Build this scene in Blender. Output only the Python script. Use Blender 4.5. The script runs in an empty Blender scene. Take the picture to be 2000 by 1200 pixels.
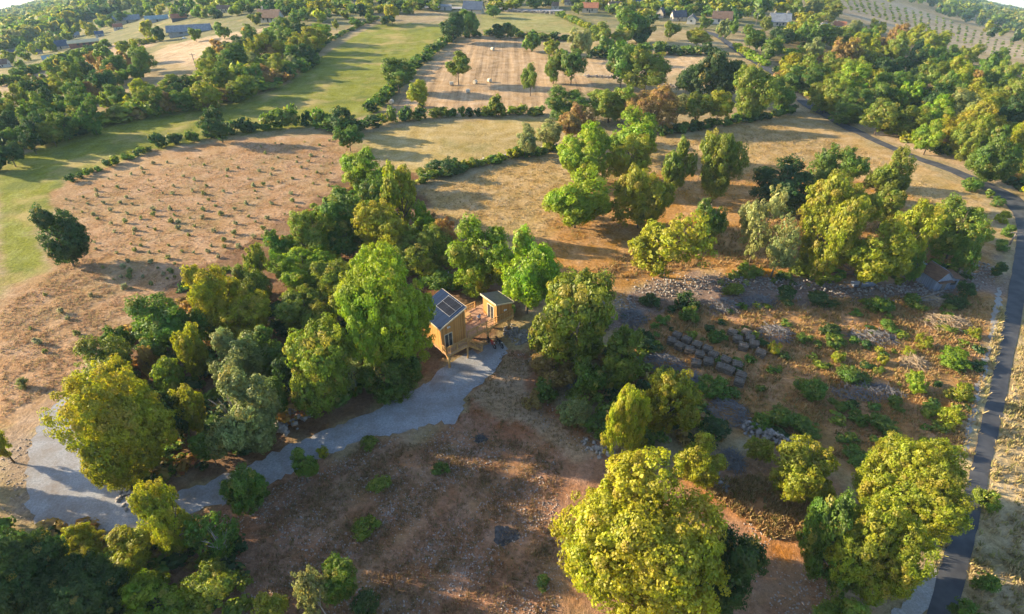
import bpy, math, random
import numpy as np
from mathutils import Vector, Matrix
sc = bpy.context.scene
COL = sc.collection
R = math.radians

# ------------------------------------------------------------------ camera, world, sun, exposure
PITCH, HCAM, FPX = R(36.0), 45.0, 1100.0
cam_d = bpy.data.cameras.new('camera')
cam_d.sensor_fit = 'HORIZONTAL'
cam_d.sensor_width = 36.0
cam_d.lens = 36.0 * FPX / 2000.0
cam_d.clip_start, cam_d.clip_end = 0.5, 12000
cam = bpy.data.objects.new('camera', cam_d)
cam.location = (0, 0, HCAM)
cam.rotation_euler = (math.pi / 2 - PITCH, 0, 0)
COL.objects.link(cam)
sc.camera = cam

SUN_EL, SUN_AZ = R(17.5), R(-77.0)          # azimuth clockwise from +y
world = bpy.data.worlds.new('World')
sc.world = world
world.use_nodes = True
wt = world.node_tree
bg = wt.nodes['Background']
sky = wt.nodes.new('ShaderNodeTexSky')
sky.sky_type = 'NISHITA'
sky.sun_disc = False
sky.sun_elevation = SUN_EL
sky.sun_rotation = SUN_AZ
sky.altitude = 300
sky.air_density, sky.dust_density, sky.ozone_density = 1.0, 1.2, 1.2
# the plateau falls away at both sides, so the skyline lies a little under the level horizon: keep the sky going down there
tcw = wt.nodes.new('ShaderNodeTexCoord')
mx = wt.nodes.new('ShaderNodeVectorMath'); mx.operation = 'MAXIMUM'
mx.inputs[1].default_value = (-2, -2, 0.03)
wt.links.new(tcw.outputs['Generated'], mx.inputs[0])
wt.links.new(mx.outputs[0], sky.inputs['Vector'])
wt.links.new(sky.outputs[0], bg.inputs['Color'])
bg.inputs['Strength'].default_value = 0.118
sun_d = bpy.data.lights.new('sun', 'SUN')
sun_d.energy = 5.0
sun_d.angle = R(0.55)
sun_d.color = (1.0, 0.80, 0.50)
sun = bpy.data.objects.new('sun', sun_d)
COL.objects.link(sun)
to_sun = Vector((math.sin(SUN_AZ) * math.cos(SUN_EL), math.cos(SUN_AZ) * math.cos(SUN_EL), math.sin(SUN_EL)))
sun.rotation_euler = to_sun.to_track_quat('Z', 'Y').to_euler()
sun.location = to_sun * 300
sc.view_settings.view_transform = 'Standard'
sc.view_settings.look = 'None'
sc.view_settings.gamma = 1.0
sc.view_settings.exposure = 1.68
sc.render.engine = 'CYCLES'
cy = sc.cycles
cy.max_bounces, cy.diffuse_bounces, cy.glossy_bounces = 6, 3, 2
cy.transmission_bounces, cy.transparent_max_bounces, cy.volume_bounces = 3, 8, 0
cy.use_denoising = True
cy.denoising_prefilter = "ACCURATE"
HAZE = 0.00014

# ------------------------------------------------------------------ terrain and pixel -> place
def sstep(a, b, x):
    t = np.clip((x - a) / (b - a), 0, 1)
    return t * t * (3 - 2 * t)

def terr(x, y):
    """ground height: a flat plateau that falls away on both sides of the village, with far hills at its edge"""
    x = np.asarray(x, float); y = np.asarray(y, float)
    r = np.hypot(x, y)
    az = np.degrees(np.arctan2(x, np.maximum(y, 1e-6)))
    w = sstep(17, 40, np.abs(az))
    d = np.where(r < 150, 0, np.where(r < 260, 0.108 * (r - 150) ** 2 / 220.0, 0.108 * (r - 205)))
    h = -d * w
    h = h + sstep(260, 700, r) * (2.5 * np.sin(x * .011 + 1.3) * np.cos(y * .008) + 3.5 * np.sin(r * .013 + x * .004))
    edge = np.maximum(r - 2450, 0)
    h = h - 0.30 * edge
    return h

CP, SP = math.cos(PITCH), math.sin(PITCH)
CAMP = np.array([0, 0, HCAM])
def ray(px, py):
    a, b = (px - 1000.0), (600.0 - py)
    return np.array([a, b * SP + FPX * CP, b * CP - FPX * SP])

def at(px, py, z=0.0):
    """the point of the ground (raised by z) seen at photo pixel px, py"""
    d = ray(px, py)
    lo, hi = 0.0, None
    t = 0.005
    while t < 3:
        p = CAMP + d * t
        if p[2] < terr(p[0], p[1]) + z:
            hi = t
            break
        lo = t
        t *= 1.03
    if hi is None:
        p = CAMP + d * 1.3
        return Vector((p[0], p[1], float(terr(p[0], p[1])) + z))
    for _ in range(30):
        m = (lo + hi) / 2
        p = CAMP + d * m
        if p[2] < terr(p[0], p[1]) + z: hi = m
        else: lo = m
    return Vector((p[0], p[1], float(terr(p[0], p[1])) + z))

def depth(p):
    return p[1] * CP - (p[2] - HCAM) * SP
def proj(p):
    q = (p[0], p[1], p[2] - HCAM)
    zd = q[1] * CP - q[2] * SP
    return 1000 + FPX * q[0] / zd, 600 - FPX * (q[1] * SP + q[2] * CP) / zd

# ------------------------------------------------------------------ materials
def new_mat(name):
    m = bpy.data.materials.new(name)
    m.use_nodes = True
    nt = m.node_tree
    return m, nt, nt.nodes['Principled BSDF']

def lk(nt, a, b): nt.links.new(a, b)

def noise_mat(name, c1, c2, scale=2.0, rough=0.85, metal=0.0, bump=0.0, stretch=(1, 1, 1), spec=0.3, detail=4):
    m, nt, p = new_mat(name)
    tc = nt.nodes.new('ShaderNodeTexCoord')
    mp = nt.nodes.new('ShaderNodeMapping'); mp.inputs['Scale'].default_value = stretch
    n = nt.nodes.new('ShaderNodeTexNoise'); n.inputs['Scale'].default_value = scale; n.inputs['Detail'].default_value = detail
    cr = nt.nodes.new('ShaderNodeValToRGB')
    cr.color_ramp.elements[0].position, cr.color_ramp.elements[1].position = 0.3, 0.7
    cr.color_ramp.elements[0].color = (*c1, 1); cr.color_ramp.elements[1].color = (*c2, 1)
    lk(nt, tc.outputs['Object'], mp.inputs[0]); lk(nt, mp.outputs[0], n.inputs[0]); lk(nt, n.outputs[0], cr.inputs[0])
    lk(nt, cr.outputs[0], p.inputs['Base Color'])
    p.inputs['Roughness'].default_value = rough; p.inputs['Metallic'].default_value = metal
    p.inputs['Specular IOR Level'].default_value = spec
    if bump:
        b = nt.nodes.new('ShaderNodeBump'); b.inputs['Distance'].default_value = bump; b.inputs['Strength'].default_value = 0.8
        lk(nt, n.outputs[0], b.inputs['Height']); lk(nt, b.outputs[0], p.inputs['Normal'])
    return m

def leaf_mat(name, use_attr=False):
    """leaf: the tree's own colour (object colour, or a stored one), varied by tuft and leaf"""
    m, nt, p = new_mat(name)
    N = nt.nodes
    N.remove(p)
    var = N.new('ShaderNodeAttribute'); var.attribute_name = 'var'
    sep = N.new('ShaderNodeSeparateColor'); lk(nt, var.outputs['Color'], sep.inputs[0])
    if use_attr:
        c = N.new('ShaderNodeAttribute'); c.attribute_name = 'lc'; col, alp = c.outputs['Color'], c.outputs['Alpha']
    else:
        c = N.new('ShaderNodeObjectInfo'); col, alp = c.outputs['Color'], c.outputs['Alpha']
    hs = N.new('ShaderNodeHueSaturation')
    mh = N.new('ShaderNodeMapRange'); mh.inputs['To Min'].default_value = 0.478; mh.inputs['To Max'].default_value = 0.525
    lk(nt, sep.outputs[0], mh.inputs[0]); lk(nt, mh.outputs[0], hs.inputs['Hue'])
    mv = N.new('ShaderNodeMapRange'); mv.inputs['To Min'].default_value = 0.72; mv.inputs['To Max'].default_value = 1.65
    lk(nt, sep.outputs[1], mv.inputs[0]); lk(nt, mv.outputs[0], hs.inputs['Value'])
    hs.inputs['Saturation'].default_value = 1.1
    lk(nt, col, hs.inputs['Color'])
    tco = N.new('ShaderNodeTexCoord'); no = N.new('ShaderNodeTexNoise'); no.inputs['Scale'].default_value = 1.5; no.inputs['Detail'].default_value = 3
    lk(nt, tco.outputs['Object'], no.inputs['Vector'])
    ob = N.new('ShaderNodeMapRange'); ob.inputs[1].default_value = .32; ob.inputs[2].default_value = .68; ob.inputs[3].default_value = .485; ob.inputs[4].default_value = .522
    lk(nt, no.outputs[0], ob.inputs[0])
    av = N.new('ShaderNodeMath'); av.operation = 'ADD'; lk(nt, mh.outputs[0], av.inputs[0]); lk(nt, ob.outputs[0], av.inputs[1])
    hv = N.new('ShaderNodeMath'); hv.operation = 'SUBTRACT'; hv.inputs[1].default_value = .5; lk(nt, av.outputs[0], hv.inputs[0])
    lk(nt, hv.outputs[0], hs.inputs['Hue'])
    # some tufts have turned: amount kept in the colour's alpha
    turn = N.new('ShaderNodeMath'); turn.operation = 'LESS_THAN'
    lk(nt, sep.outputs[2], turn.inputs[0]); lk(nt, alp, turn.inputs[1])
    mixc = N.new('ShaderNodeMix'); mixc.data_type = 'RGBA'
    mixc.inputs['B'].default_value = (0.20, 0.145, 0.022, 1)
    tf = N.new('ShaderNodeMath'); tf.operation = 'MULTIPLY'; tf.inputs[1].default_value = 0.5
    lk(nt, turn.outputs[0], tf.inputs[0]); lk(nt, tf.outputs[0], mixc.inputs['Factor'])
    lk(nt, hs.outputs[0], mixc.inputs['A'])
    d = N.new('ShaderNodeBsdfDiffuse'); t = N.new('ShaderNodeBsdfTranslucent'); g = N.new('ShaderNodeBsdfGlossy')
    g.inputs['Roughness'].default_value = 0.55
    mix = N.new('ShaderNodeAddShader')          # a leaf reflects and lets through about as much again
    mix2 = N.new('ShaderNodeMixShader'); mix2.inputs[0].default_value = 0.03
    for s in (d, t): lk(nt, mixc.outputs['Result'], s.inputs['Color'])
    lk(nt, d.outputs[0], mix.inputs[0]); lk(nt, t.outputs[0], mix.inputs[1])
    lk(nt, mix.outputs[0], mix2.inputs[1]); lk(nt, g.outputs[0], mix2.inputs[2])
    lk(nt, mix2.outputs[0], N['Material Output'].inputs[0])
    return m

M = {}
M['leaf'] = leaf_mat('leaves')
M['leaf_attr'] = leaf_mat('leaves_mixed', True)
M['bark'] = noise_mat('bark', (.07, .05, .035), (.17, .135, .10), 9, .95, bump=.03, stretch=(1, 1, .25))
M['deadwood'] = noise_mat('dead_wood', (.20, .17, .15), (.36, .32, .29), 7, .9, stretch=(1, 1, .3))
M['stone'] = noise_mat('limestone', (.15, .135, .13), (.36, .33, .315), 2.6, .9, bump=.03)
M['asphalt'] = noise_mat('asphalt', (.030, .034, .046), (.075, .078, .088), .7, .8, bump=.004, detail=10)
def gravel_mat(name, c1, c2, dirt):
    m, nt, p = new_mat(name); N = nt.nodes
    g = N.new('ShaderNodeNewGeometry')
    def no(s, d=6, r=.6):
        n = N.new('ShaderNodeTexNoise'); n.inputs['Scale'].default_value = s; n.inputs['Detail'].default_value = d; n.inputs['Roughness'].default_value = r
        lk(nt, g.outputs['Position'], n.inputs['Vector']); return n.outputs[0]
    f, b = no(6, 8, .75), no(.35, 6, .65)
    cr = N.new('ShaderNodeValToRGB'); cr.color_ramp.elements[0].position, cr.color_ramp.elements[1].position = .32, .68
    cr.color_ramp.elements[0].color = (*c1, 1); cr.color_ramp.elements[1].color = (*c2, 1); lk(nt, f, cr.inputs[0])
    r = N.new('ShaderNodeMapRange'); r.inputs[1].default_value = .42; r.inputs[2].default_value = .68; r.inputs[4].default_value = .8; lk(nt, b, r.inputs[0])
    mx_ = N.new('ShaderNodeMix'); mx_.data_type = 'RGBA'; mx_.inputs['B'].default_value = (*dirt, 1)
    lk(nt, r.outputs[0], mx_.inputs['Factor']); lk(nt, cr.outputs[0], mx_.inputs['A']); lk(nt, mx_.outputs['Result'], p.inputs['Base Color'])
    bm_ = N.new('ShaderNodeBump'); bm_.inputs['Distance'].default_value = .05; lk(nt, f, bm_.inputs['Height']); lk(nt, bm_.outputs[0], p.inputs['Normal'])
    p.inputs['Roughness'].default_value = 1; p.inputs['Specular IOR Level'].default_value = .1
    return m
M['gravel'] = gravel_mat('gravel', (.20, .21, .235), (.40, .41, .45), (.20, .165, .14))
M['gravel2'] = gravel_mat('white_gravel', (.20, .20, .20), (.40, .40, .40), (.24, .20, .15))

# ------------------------------------------------------------------ object helpers
def link(o, parent=None):
    COL.objects.link(o)
    if parent is not None: o.parent = parent
    return o
def tag(o, label=None, cat=None, group=None, kind=None):
    if label: o['label'] = label
    if cat: o['category'] = cat
    if group: o['group'] = group
    if kind: o['kind'] = kind
    return o
def empty(name, loc, label, cat, group=None, rz=0.0):
    o = bpy.data.objects.new(name, None)
    o.empty_display_size = .3
    o.location = loc; o.rotation_euler = (0, 0, rz)
    return tag(link(o), label, cat, group)

class MB:
    """collects boxes, bars, tubes ... for ONE mesh object"""
    def __init__(s): s.v, s.f = [], []
    def add(s, vs, fs):
        n = len(s.v)
        s.v += [tuple(v) for v in vs]; s.f += [tuple(i + n for i in f) for f in fs]
    def box(s, x0, x1, y0, y1, z0, z1):
        s.hexa([(x0, y0, z0), (x1, y0, z0), (x1, y1, z0), (x0, y1, z0), (x0, y0, z1), (x1, y0, z1), (x1, y1, z1), (x0, y1, z1)])
    def hexa(s, p):
        s.add(p, [(0, 3, 2, 1), (4, 5, 6, 7), (0, 1, 5, 4), (1, 2, 6, 5), (2, 3, 7, 6), (3, 0, 4, 7)])
    def prism(s, poly, z0, z1):
        n = len(poly)
        s.add([(x, y, z0) for x, y in poly] + [(x, y, z1) for x, y in poly],
              [tuple(range(n - 1, -1, -1)), tuple(range(n, 2 * n))] + [(i, (i + 1) % n, n + (i + 1) % n, n + i) for i in range(n)])
    def bar(s, a, b, w, h=None):
        a, b = Vector(a), Vector(b)
        h = h or w
        d = (b - a).normalized()
        up = Vector((0, 0, 1)) if abs(d.z) < .95 else Vector((1, 0, 0))
        x = d.cross(up).normalized(); y = x.cross(d)
        x *= w / 2; y *= h / 2
        s.hexa([a - x - y, a + x - y, a + x + y, a - x + y, b - x - y, b + x - y, b + x + y, b - x + y])
    def tube(s, pts, rad, n=7, cap=True):
        pts = [Vector(p) for p in pts]
        rad = rad if isinstance(rad, (list, tuple)) else [rad] * len(pts)
        base = len(s.v)
        for i, p in enumerate(pts):
            d = (pts[min(i + 1, len(pts) - 1)] - pts[max(i - 1, 0)]).normalized()
            up = Vector((0, 0, 1)) if abs(d.z) < .9 else Vector((1, 0, 0))
            x = d.cross(up).normalized(); y = x.cross(d)
            for k in range(n):
                a = 2 * math.pi * k / n
                s.v.append(tuple(p + (x * math.cos(a) + y * math.sin(a)) * rad[i]))
        for i in range(len(pts) - 1):
            for k in range(n):
                a, b = base + i * n + k, base + i * n + (k + 1) % n
                s.f.append((a, b, b + n, a + n))
        if cap:
            s.f.append(tuple(base + k for k in range(n - 1, -1, -1)))
            s.f.append(tuple(base + (len(pts) - 1) * n + k for k in range(n)))
    def ball(s, c, r, seg=8, ring=6, sz=(1, 1, 1)):
        c = Vector(c); base = len(s.v)
        s.v.append((c.x, c.y, c.z + r * sz[2]))
        for i in range(1, ring):
            t = math.pi * i / ring
            for k in range(seg):
                a = 2 * math.pi * k / seg
                s.v.append((c.x + r * sz[0] * math.sin(t) * math.cos(a), c.y + r * sz[1] * math.sin(t) * math.sin(a), c.z + r * sz[2] * math.cos(t)))
        s.v.append((c.x, c.y, c.z - r * sz[2]))
        last = len(s.v) - 1
        for k in range(seg):
            k2 = (k + 1) % seg
            s.f.append((base, base + 1 + k, base + 1 + k2))
            for i in range(ring - 2):
                a = base + 1 + i * seg
                s.f.append((a + k, a + seg + k, a + seg + k2, a + k2))
            a = base + 1 + (ring - 2) * seg
            s.f.append((a + k, last, a + k2))
    def torus(s, c, R_, r, axis='y', n=18, m=6):
        base = len(s.v); c = Vector(c)
        for i in range(n):
            a = 2 * math.pi * i / n
            for j in range(m):
                b = 2 * math.pi * j / m
                q = R_ + r * math.cos(b)
                if axis == 'y': s.v.append((c.x + q * math.cos(a), c.y + r * math.sin(b), c.z + q * math.sin(a)))
                else: s.v.append((c.x + q * math.cos(a), c.y + q * math.sin(a), c.z + r * math.sin(b)))
        for i in range(n):
            for j in range(m):
                s.f.append((base + i * m + j, base + i * m + (j + 1) % m, base + ((i + 1) % n) * m + (j + 1) % m, base + ((i + 1) % n) * m + j))
    def build(s, name, m, parent=None, smooth=False, loc=None, rz=None):
        me = bpy.data.meshes.new(name)
        me.from_pydata(s.v, [], s.f)
        me.materials.append(m)
        me.validate(); me.update()
        if smooth: me.polygons.foreach_set('use_smooth', [True] * len(me.polygons))
        o = bpy.data.objects.new(name, me)
        if loc is not None: o.location = loc
        if rz is not None: o.rotation_euler = (0, 0, rz)
        return link(o, parent)

def np_mesh(name, V, F, mat, attrs=None, smooth=False):
    """mesh from numpy arrays: V n x 3, F m x 4 (or 3)"""
    me = bpy.data.meshes.new(name)
    k = F.shape[1]
    me.vertices.add(len(V)); me.loops.add(F.size); me.polygons.add(len(F))
    me.vertices.foreach_set('co', np.asarray(V, np.float32).ravel())
    me.polygons.foreach_set('loop_start', np.arange(0, F.size, k, dtype=np.int32))
    me.polygons.foreach_set('loop_total', np.full(len(F), k, np.int32))
    me.loops.foreach_set('vertex_index', np.asarray(F, np.int32).ravel())
    if smooth: me.polygons.foreach_set('use_smooth', np.ones(len(F), bool))
    me.update(calc_edges=True)
    for nm, arr in (attrs or {}).items():
        a = me.attributes.new(nm, 'FLOAT_COLOR', 'POINT')
        a.data.foreach_set('color', np.asarray(arr, np.float32).ravel())
    me.materials.append(mat)
    return me

def copy_tree(o, parent=None):
    c = o.copy(); COL.objects.link(c)
    if parent is not None: c.parent = parent
    for ch in list(o.children): copy_tree(ch, c)
    return c

# ------------------------------------------------------------------ ground zones (outlines seen in the photo, laid out on the ground)
def poly_w(pts): return np.array([list(at(x, y))[:2] for x, y in pts])
def sdist(P, poly):
    """signed distance of points P to polygon (positive inside)"""
    x, y = P[:, 0], P[:, 1]
    d = np.full(len(P), 1e18); inside = np.zeros(len(P), bool)
    n = len(poly)
    for i in range(n):
        a, b = poly[i], poly[(i + 1) % n]
        e = b - a; L = max(e @ e, 1e-9)
        t = np.clip(((x - a[0]) * e[0] + (y - a[1]) * e[1]) / L, 0, 1)
        d = np.minimum(d, (x - a[0] - t * e[0]) ** 2 + (y - a[1] - t * e[1]) ** 2)
        c = ((a[1] > y) != (b[1] > y))
        with np.errstate(divide='ignore', invalid='ignore'):
            xi = a[0] + (y - a[1]) * e[0] / (e[1] if abs(e[1]) > 1e-9 else 1e-9)
        inside ^= c & (x < xi)
    return np.where(inside, 1, -1) * np.sqrt(d)

# colour, (stones, furrows, green patches), edge softness, outline
ZONES = [
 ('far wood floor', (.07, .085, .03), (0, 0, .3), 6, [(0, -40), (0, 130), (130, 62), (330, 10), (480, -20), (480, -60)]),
 ('village ground', (.17, .16, .085), (.1, 0, .8), 4, [(0, 150), (0, 90), (130, 60), (330, 8), (1500, -30), (1560, 60), (1400, 60), (900, 60), (600, 60), (300, 105)]),
 ('left paddock', (.40, .30, .20), (0, .35, .1), 2, [(300, 105), (330, 88), (440, 66), (500, 58), (560, 45), (470, 75), (400, 130), (310, 125)]),
 ('left strip', (.34, .25, .17), (0, .1, .1), 2, [(0, 168), (70, 140), (150, 110), (240, 80), (300, 76), (300, 92), (200, 112), (90, 160), (0, 182)]),
 ('meadow', (.18, .192, .032), (0, .12, 1), 1.5, [(0, 322), (180, 243), (330, 210), (500, 188), (560, 165), (630, 110), (700, 66), (745, 45), (872, 48), (866, 92), (805, 140), (740, 217), (660, 242), (430, 268), (300, 294), (130, 352), (95, 385), (112, 410), (60, 440), (95, 525), (0, 572)]),
 ('garden', (.28, .22, .14), (0, 0, .5), 2, [(640, 80), (690, 45), (740, 25), (870, 22), (875, 46), (745, 45), (700, 64)]),
 ('stubble', (.37, .255, .15), (0, .7, 0), 1.2, [(755, 222), (800, 168), (870, 100), (925, 70), (1010, 74), (1065, 112), (1170, 165), (1065, 224), (900, 222)]),
 ('back paddock', (.24, .23, .09), (0, .1, .7), 1.5, [(935, 60), (940, 28), (1010, 24), (1090, 32), (1150, 58), (1130, 66), (1010, 62)]),
 ('strip one', (.38, .30, .17), (0, .2, .5), 1.2, [(1100, 82), (1200, 76), (1400, 84), (1410, 98), (1250, 104), (1150, 106)]),
 ('strip two', (.42, .30, .18), (0, .3, .1), 1.2, [(1130, 114), (1400, 108), (1360, 135), (1250, 160), (1140, 150)]),
 ('middle pasture', (.35, .265, .115), (0, .15, .5), 1.2, [(712, 262), (840, 240), (1085, 230), (1010, 300), (890, 322), (810, 340), (712, 296)]),
 ('big pasture', (.36, .245, .112), (0, .25, .35), 2, [(800, 380), (960, 330), (1110, 292), (1285, 270), (1560, 222), (1720, 290), (1900, 372), (1945, 440), (1930, 500), (1500, 430), (1120, 520), (900, 460)]),
 ('orchard grass', (.36, .195, .07), (0, 0, .15), 5, [(1040, 480), (1130, 380), (1350, 330), (1600, 330), (1800, 400), (1930, 500), (1850, 545), (1450, 545), (1230, 570), (1120, 590)]),
 ('sapling field', (.335, .208, .118), (.55, 0, .34), 1.5, [(95, 385), (130, 354), (300, 296), (480, 270), (640, 262), (720, 300), (670, 375), (570, 445), (470, 500), (370, 560), (250, 640), (130, 757), (40, 830), (-60, 850), (-80, 620), (95, 528), (112, 412)]),
 ('track', (.30, .21, .14), (.2, 0, 0), .6, [(-40, 880), (60, 800), (130, 760), (150, 775), (60, 840), (-30, 930)]),
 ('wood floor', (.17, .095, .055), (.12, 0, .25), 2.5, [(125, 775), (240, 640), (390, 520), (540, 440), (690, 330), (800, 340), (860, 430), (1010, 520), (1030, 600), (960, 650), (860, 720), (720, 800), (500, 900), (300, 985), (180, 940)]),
 ('clearing', (.37, .195, .085), (.15, 0, .35), 3, [(1190, 620), (1290, 565), (1600, 560), (1930, 540), (1950, 600), (1930, 720), (1880, 890), (1560, 900), (1400, 830), (1250, 720)]),
 ('rubble bank', (.21, .15, .125), (1, 0, .1), 3, [(1195, 640), (1225, 590), (1275, 556), (1350, 540), (1500, 540), (1700, 548), (1850, 540), (1940, 500), (1965, 560), (1850, 592), (1600, 594), (1450, 600), (1310, 604), (1240, 650)]),
 ('yard', (.26, .115, .06), (.25, 0, .05), 1.5, [(870, 850), (915, 770), (985, 690), (1040, 680), (1080, 780), (1180, 860), (1200, 900), (1000, 890)]),
 ('stony field', (.285, .155, .095), (.8, 0, .35), 4, [(350, 1020), (480, 970), (700, 872), (860, 830), (1000, 860), (1190, 880), (1300, 920), (1500, 890), (1650, 960), (1700, 1260), (300, 1280)]),
 ('warm grass', (.42, .20, .075), (.2, 0, .1), 3, [(1360, 945), (1480, 930), (1640, 1000), (1620, 1060), (1500, 1050)]),
 ('clay track', (.33, .225, .14), (.15, 0, .05), 1.2, [(985, 690), (1035, 700), (1030, 760), (1080, 820), (1165, 885), (1130, 900), (1030, 835), (930, 800), (915, 775), (950, 745)]),
 ('stone bank', (.25, .19, .14), (1, 0, 0), 2.0, [(60, 1015), (0, 1020), (0, 860), (60, 850), (50, 930)]),
 ('verge', (.42, .34, .19), (.1, 0, .35), .8, [(1838, 1100), (1872, 1000), (1900, 900), (1922, 800), (1946, 700), (1964, 600), (1950, 600), (1930, 700), (1905, 800), (1885, 900), (1850, 1020), (1815, 1120)]),
 ('far verge', (.40, .31, .18), (.15, 0, .4), 2, [(1866, 1260), (1893, 1100), (1937, 900), (1979, 700), (2005, 560), (2160, 500), (2300, 1300)]),
 ('upper verge', (.40, .29, .18), (.1, 0, .1), 1.0, [(1600, 214), (1650, 235), (1720, 268), (1800, 300), (1900, 335), (2000, 380), (2060, 430), (2060, 400), (1990, 350), (1880, 310), (1760, 268), (1660, 222), (1600, 195)]),
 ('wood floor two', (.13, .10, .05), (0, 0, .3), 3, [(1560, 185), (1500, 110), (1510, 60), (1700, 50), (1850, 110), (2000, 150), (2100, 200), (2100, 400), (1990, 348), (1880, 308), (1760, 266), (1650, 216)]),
 ('bush rows', (.36, .28, .19), (.1, 0, .2), 3, [(1600, -10), (1700, -10), (1800, 20), (1900, 58), (2010, 98), (2010, 118), (1850, 85), (1700, 45), (1620, 20)]),
]
DEFAULT = ((.30, .23, .13), (.1, 0, .4))
def axis(core0, core1, step, lo, hi, g):
    a = list(np.arange(core0, core1 + 1e-6, step))
    s, x = step, a[-1]
    while x < hi:
        s *= g; x += s; a.append(x)
    b = []; s, x = step, core0
    while x > lo:
        s *= g; x -= s; b.append(x)
    return np.array(b[::-1] + a)
gx = axis(-95, 95, .62, -3000, 3000, 1.032)
gy = axis(18, 120, .55, -160, 3200, 1.020)
GX, GY = np.meshgrid(gx, gy)
GP = np.stack([GX.ravel(), GY.ravel()], 1)
def wob(P, f, s):
    return (np.sin(P[:, 0] * f + s) * np.cos(P[:, 1] * f * 1.13 + 2 * s) + .6 * np.sin(P[:, 0] * f * 2.3 + P[:, 1] * f * 1.9 + s * 3) + .4 * np.cos(P[:, 0] * f * 4.7 - P[:, 1] * f * 5.1 + s))
tint = np.tile(np.array(DEFAULT[0]), (len(GP), 1)); par = np.tile(np.array(DEFAULT[1]), (len(GP), 1))
for i, (nm, c, pr, soft, pts) in enumerate(ZONES):
    pw = poly_w(pts)
    bb0, bb1 = pw.min(0) - 3 * soft - 4, pw.max(0) + 3 * soft + 4
    sel = np.nonzero(((GP >= bb0) & (GP <= bb1)).all(1))[0]
    if not len(sel): continue
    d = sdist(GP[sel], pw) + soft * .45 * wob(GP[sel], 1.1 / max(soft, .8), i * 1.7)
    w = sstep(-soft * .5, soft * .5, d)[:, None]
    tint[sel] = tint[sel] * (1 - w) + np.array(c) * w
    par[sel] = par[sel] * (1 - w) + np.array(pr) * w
GZ = terr(GP[:, 0], GP[:, 1])
near = np.exp(-((np.hypot(GP[:, 0], GP[:, 1] - 60) / 140) ** 2))
GZ = GZ + near * .05 * wob(GP, .5, .3) * 0.3
nx_, ny_ = len(gx), len(gy)
ii = (np.arange(ny_ - 1)[:, None] * nx_ + np.arange(nx_ - 1)[None, :]).ravel()
GF = np.stack([ii, ii + 1, ii + nx_ + 1, ii + nx_], 1)

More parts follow.
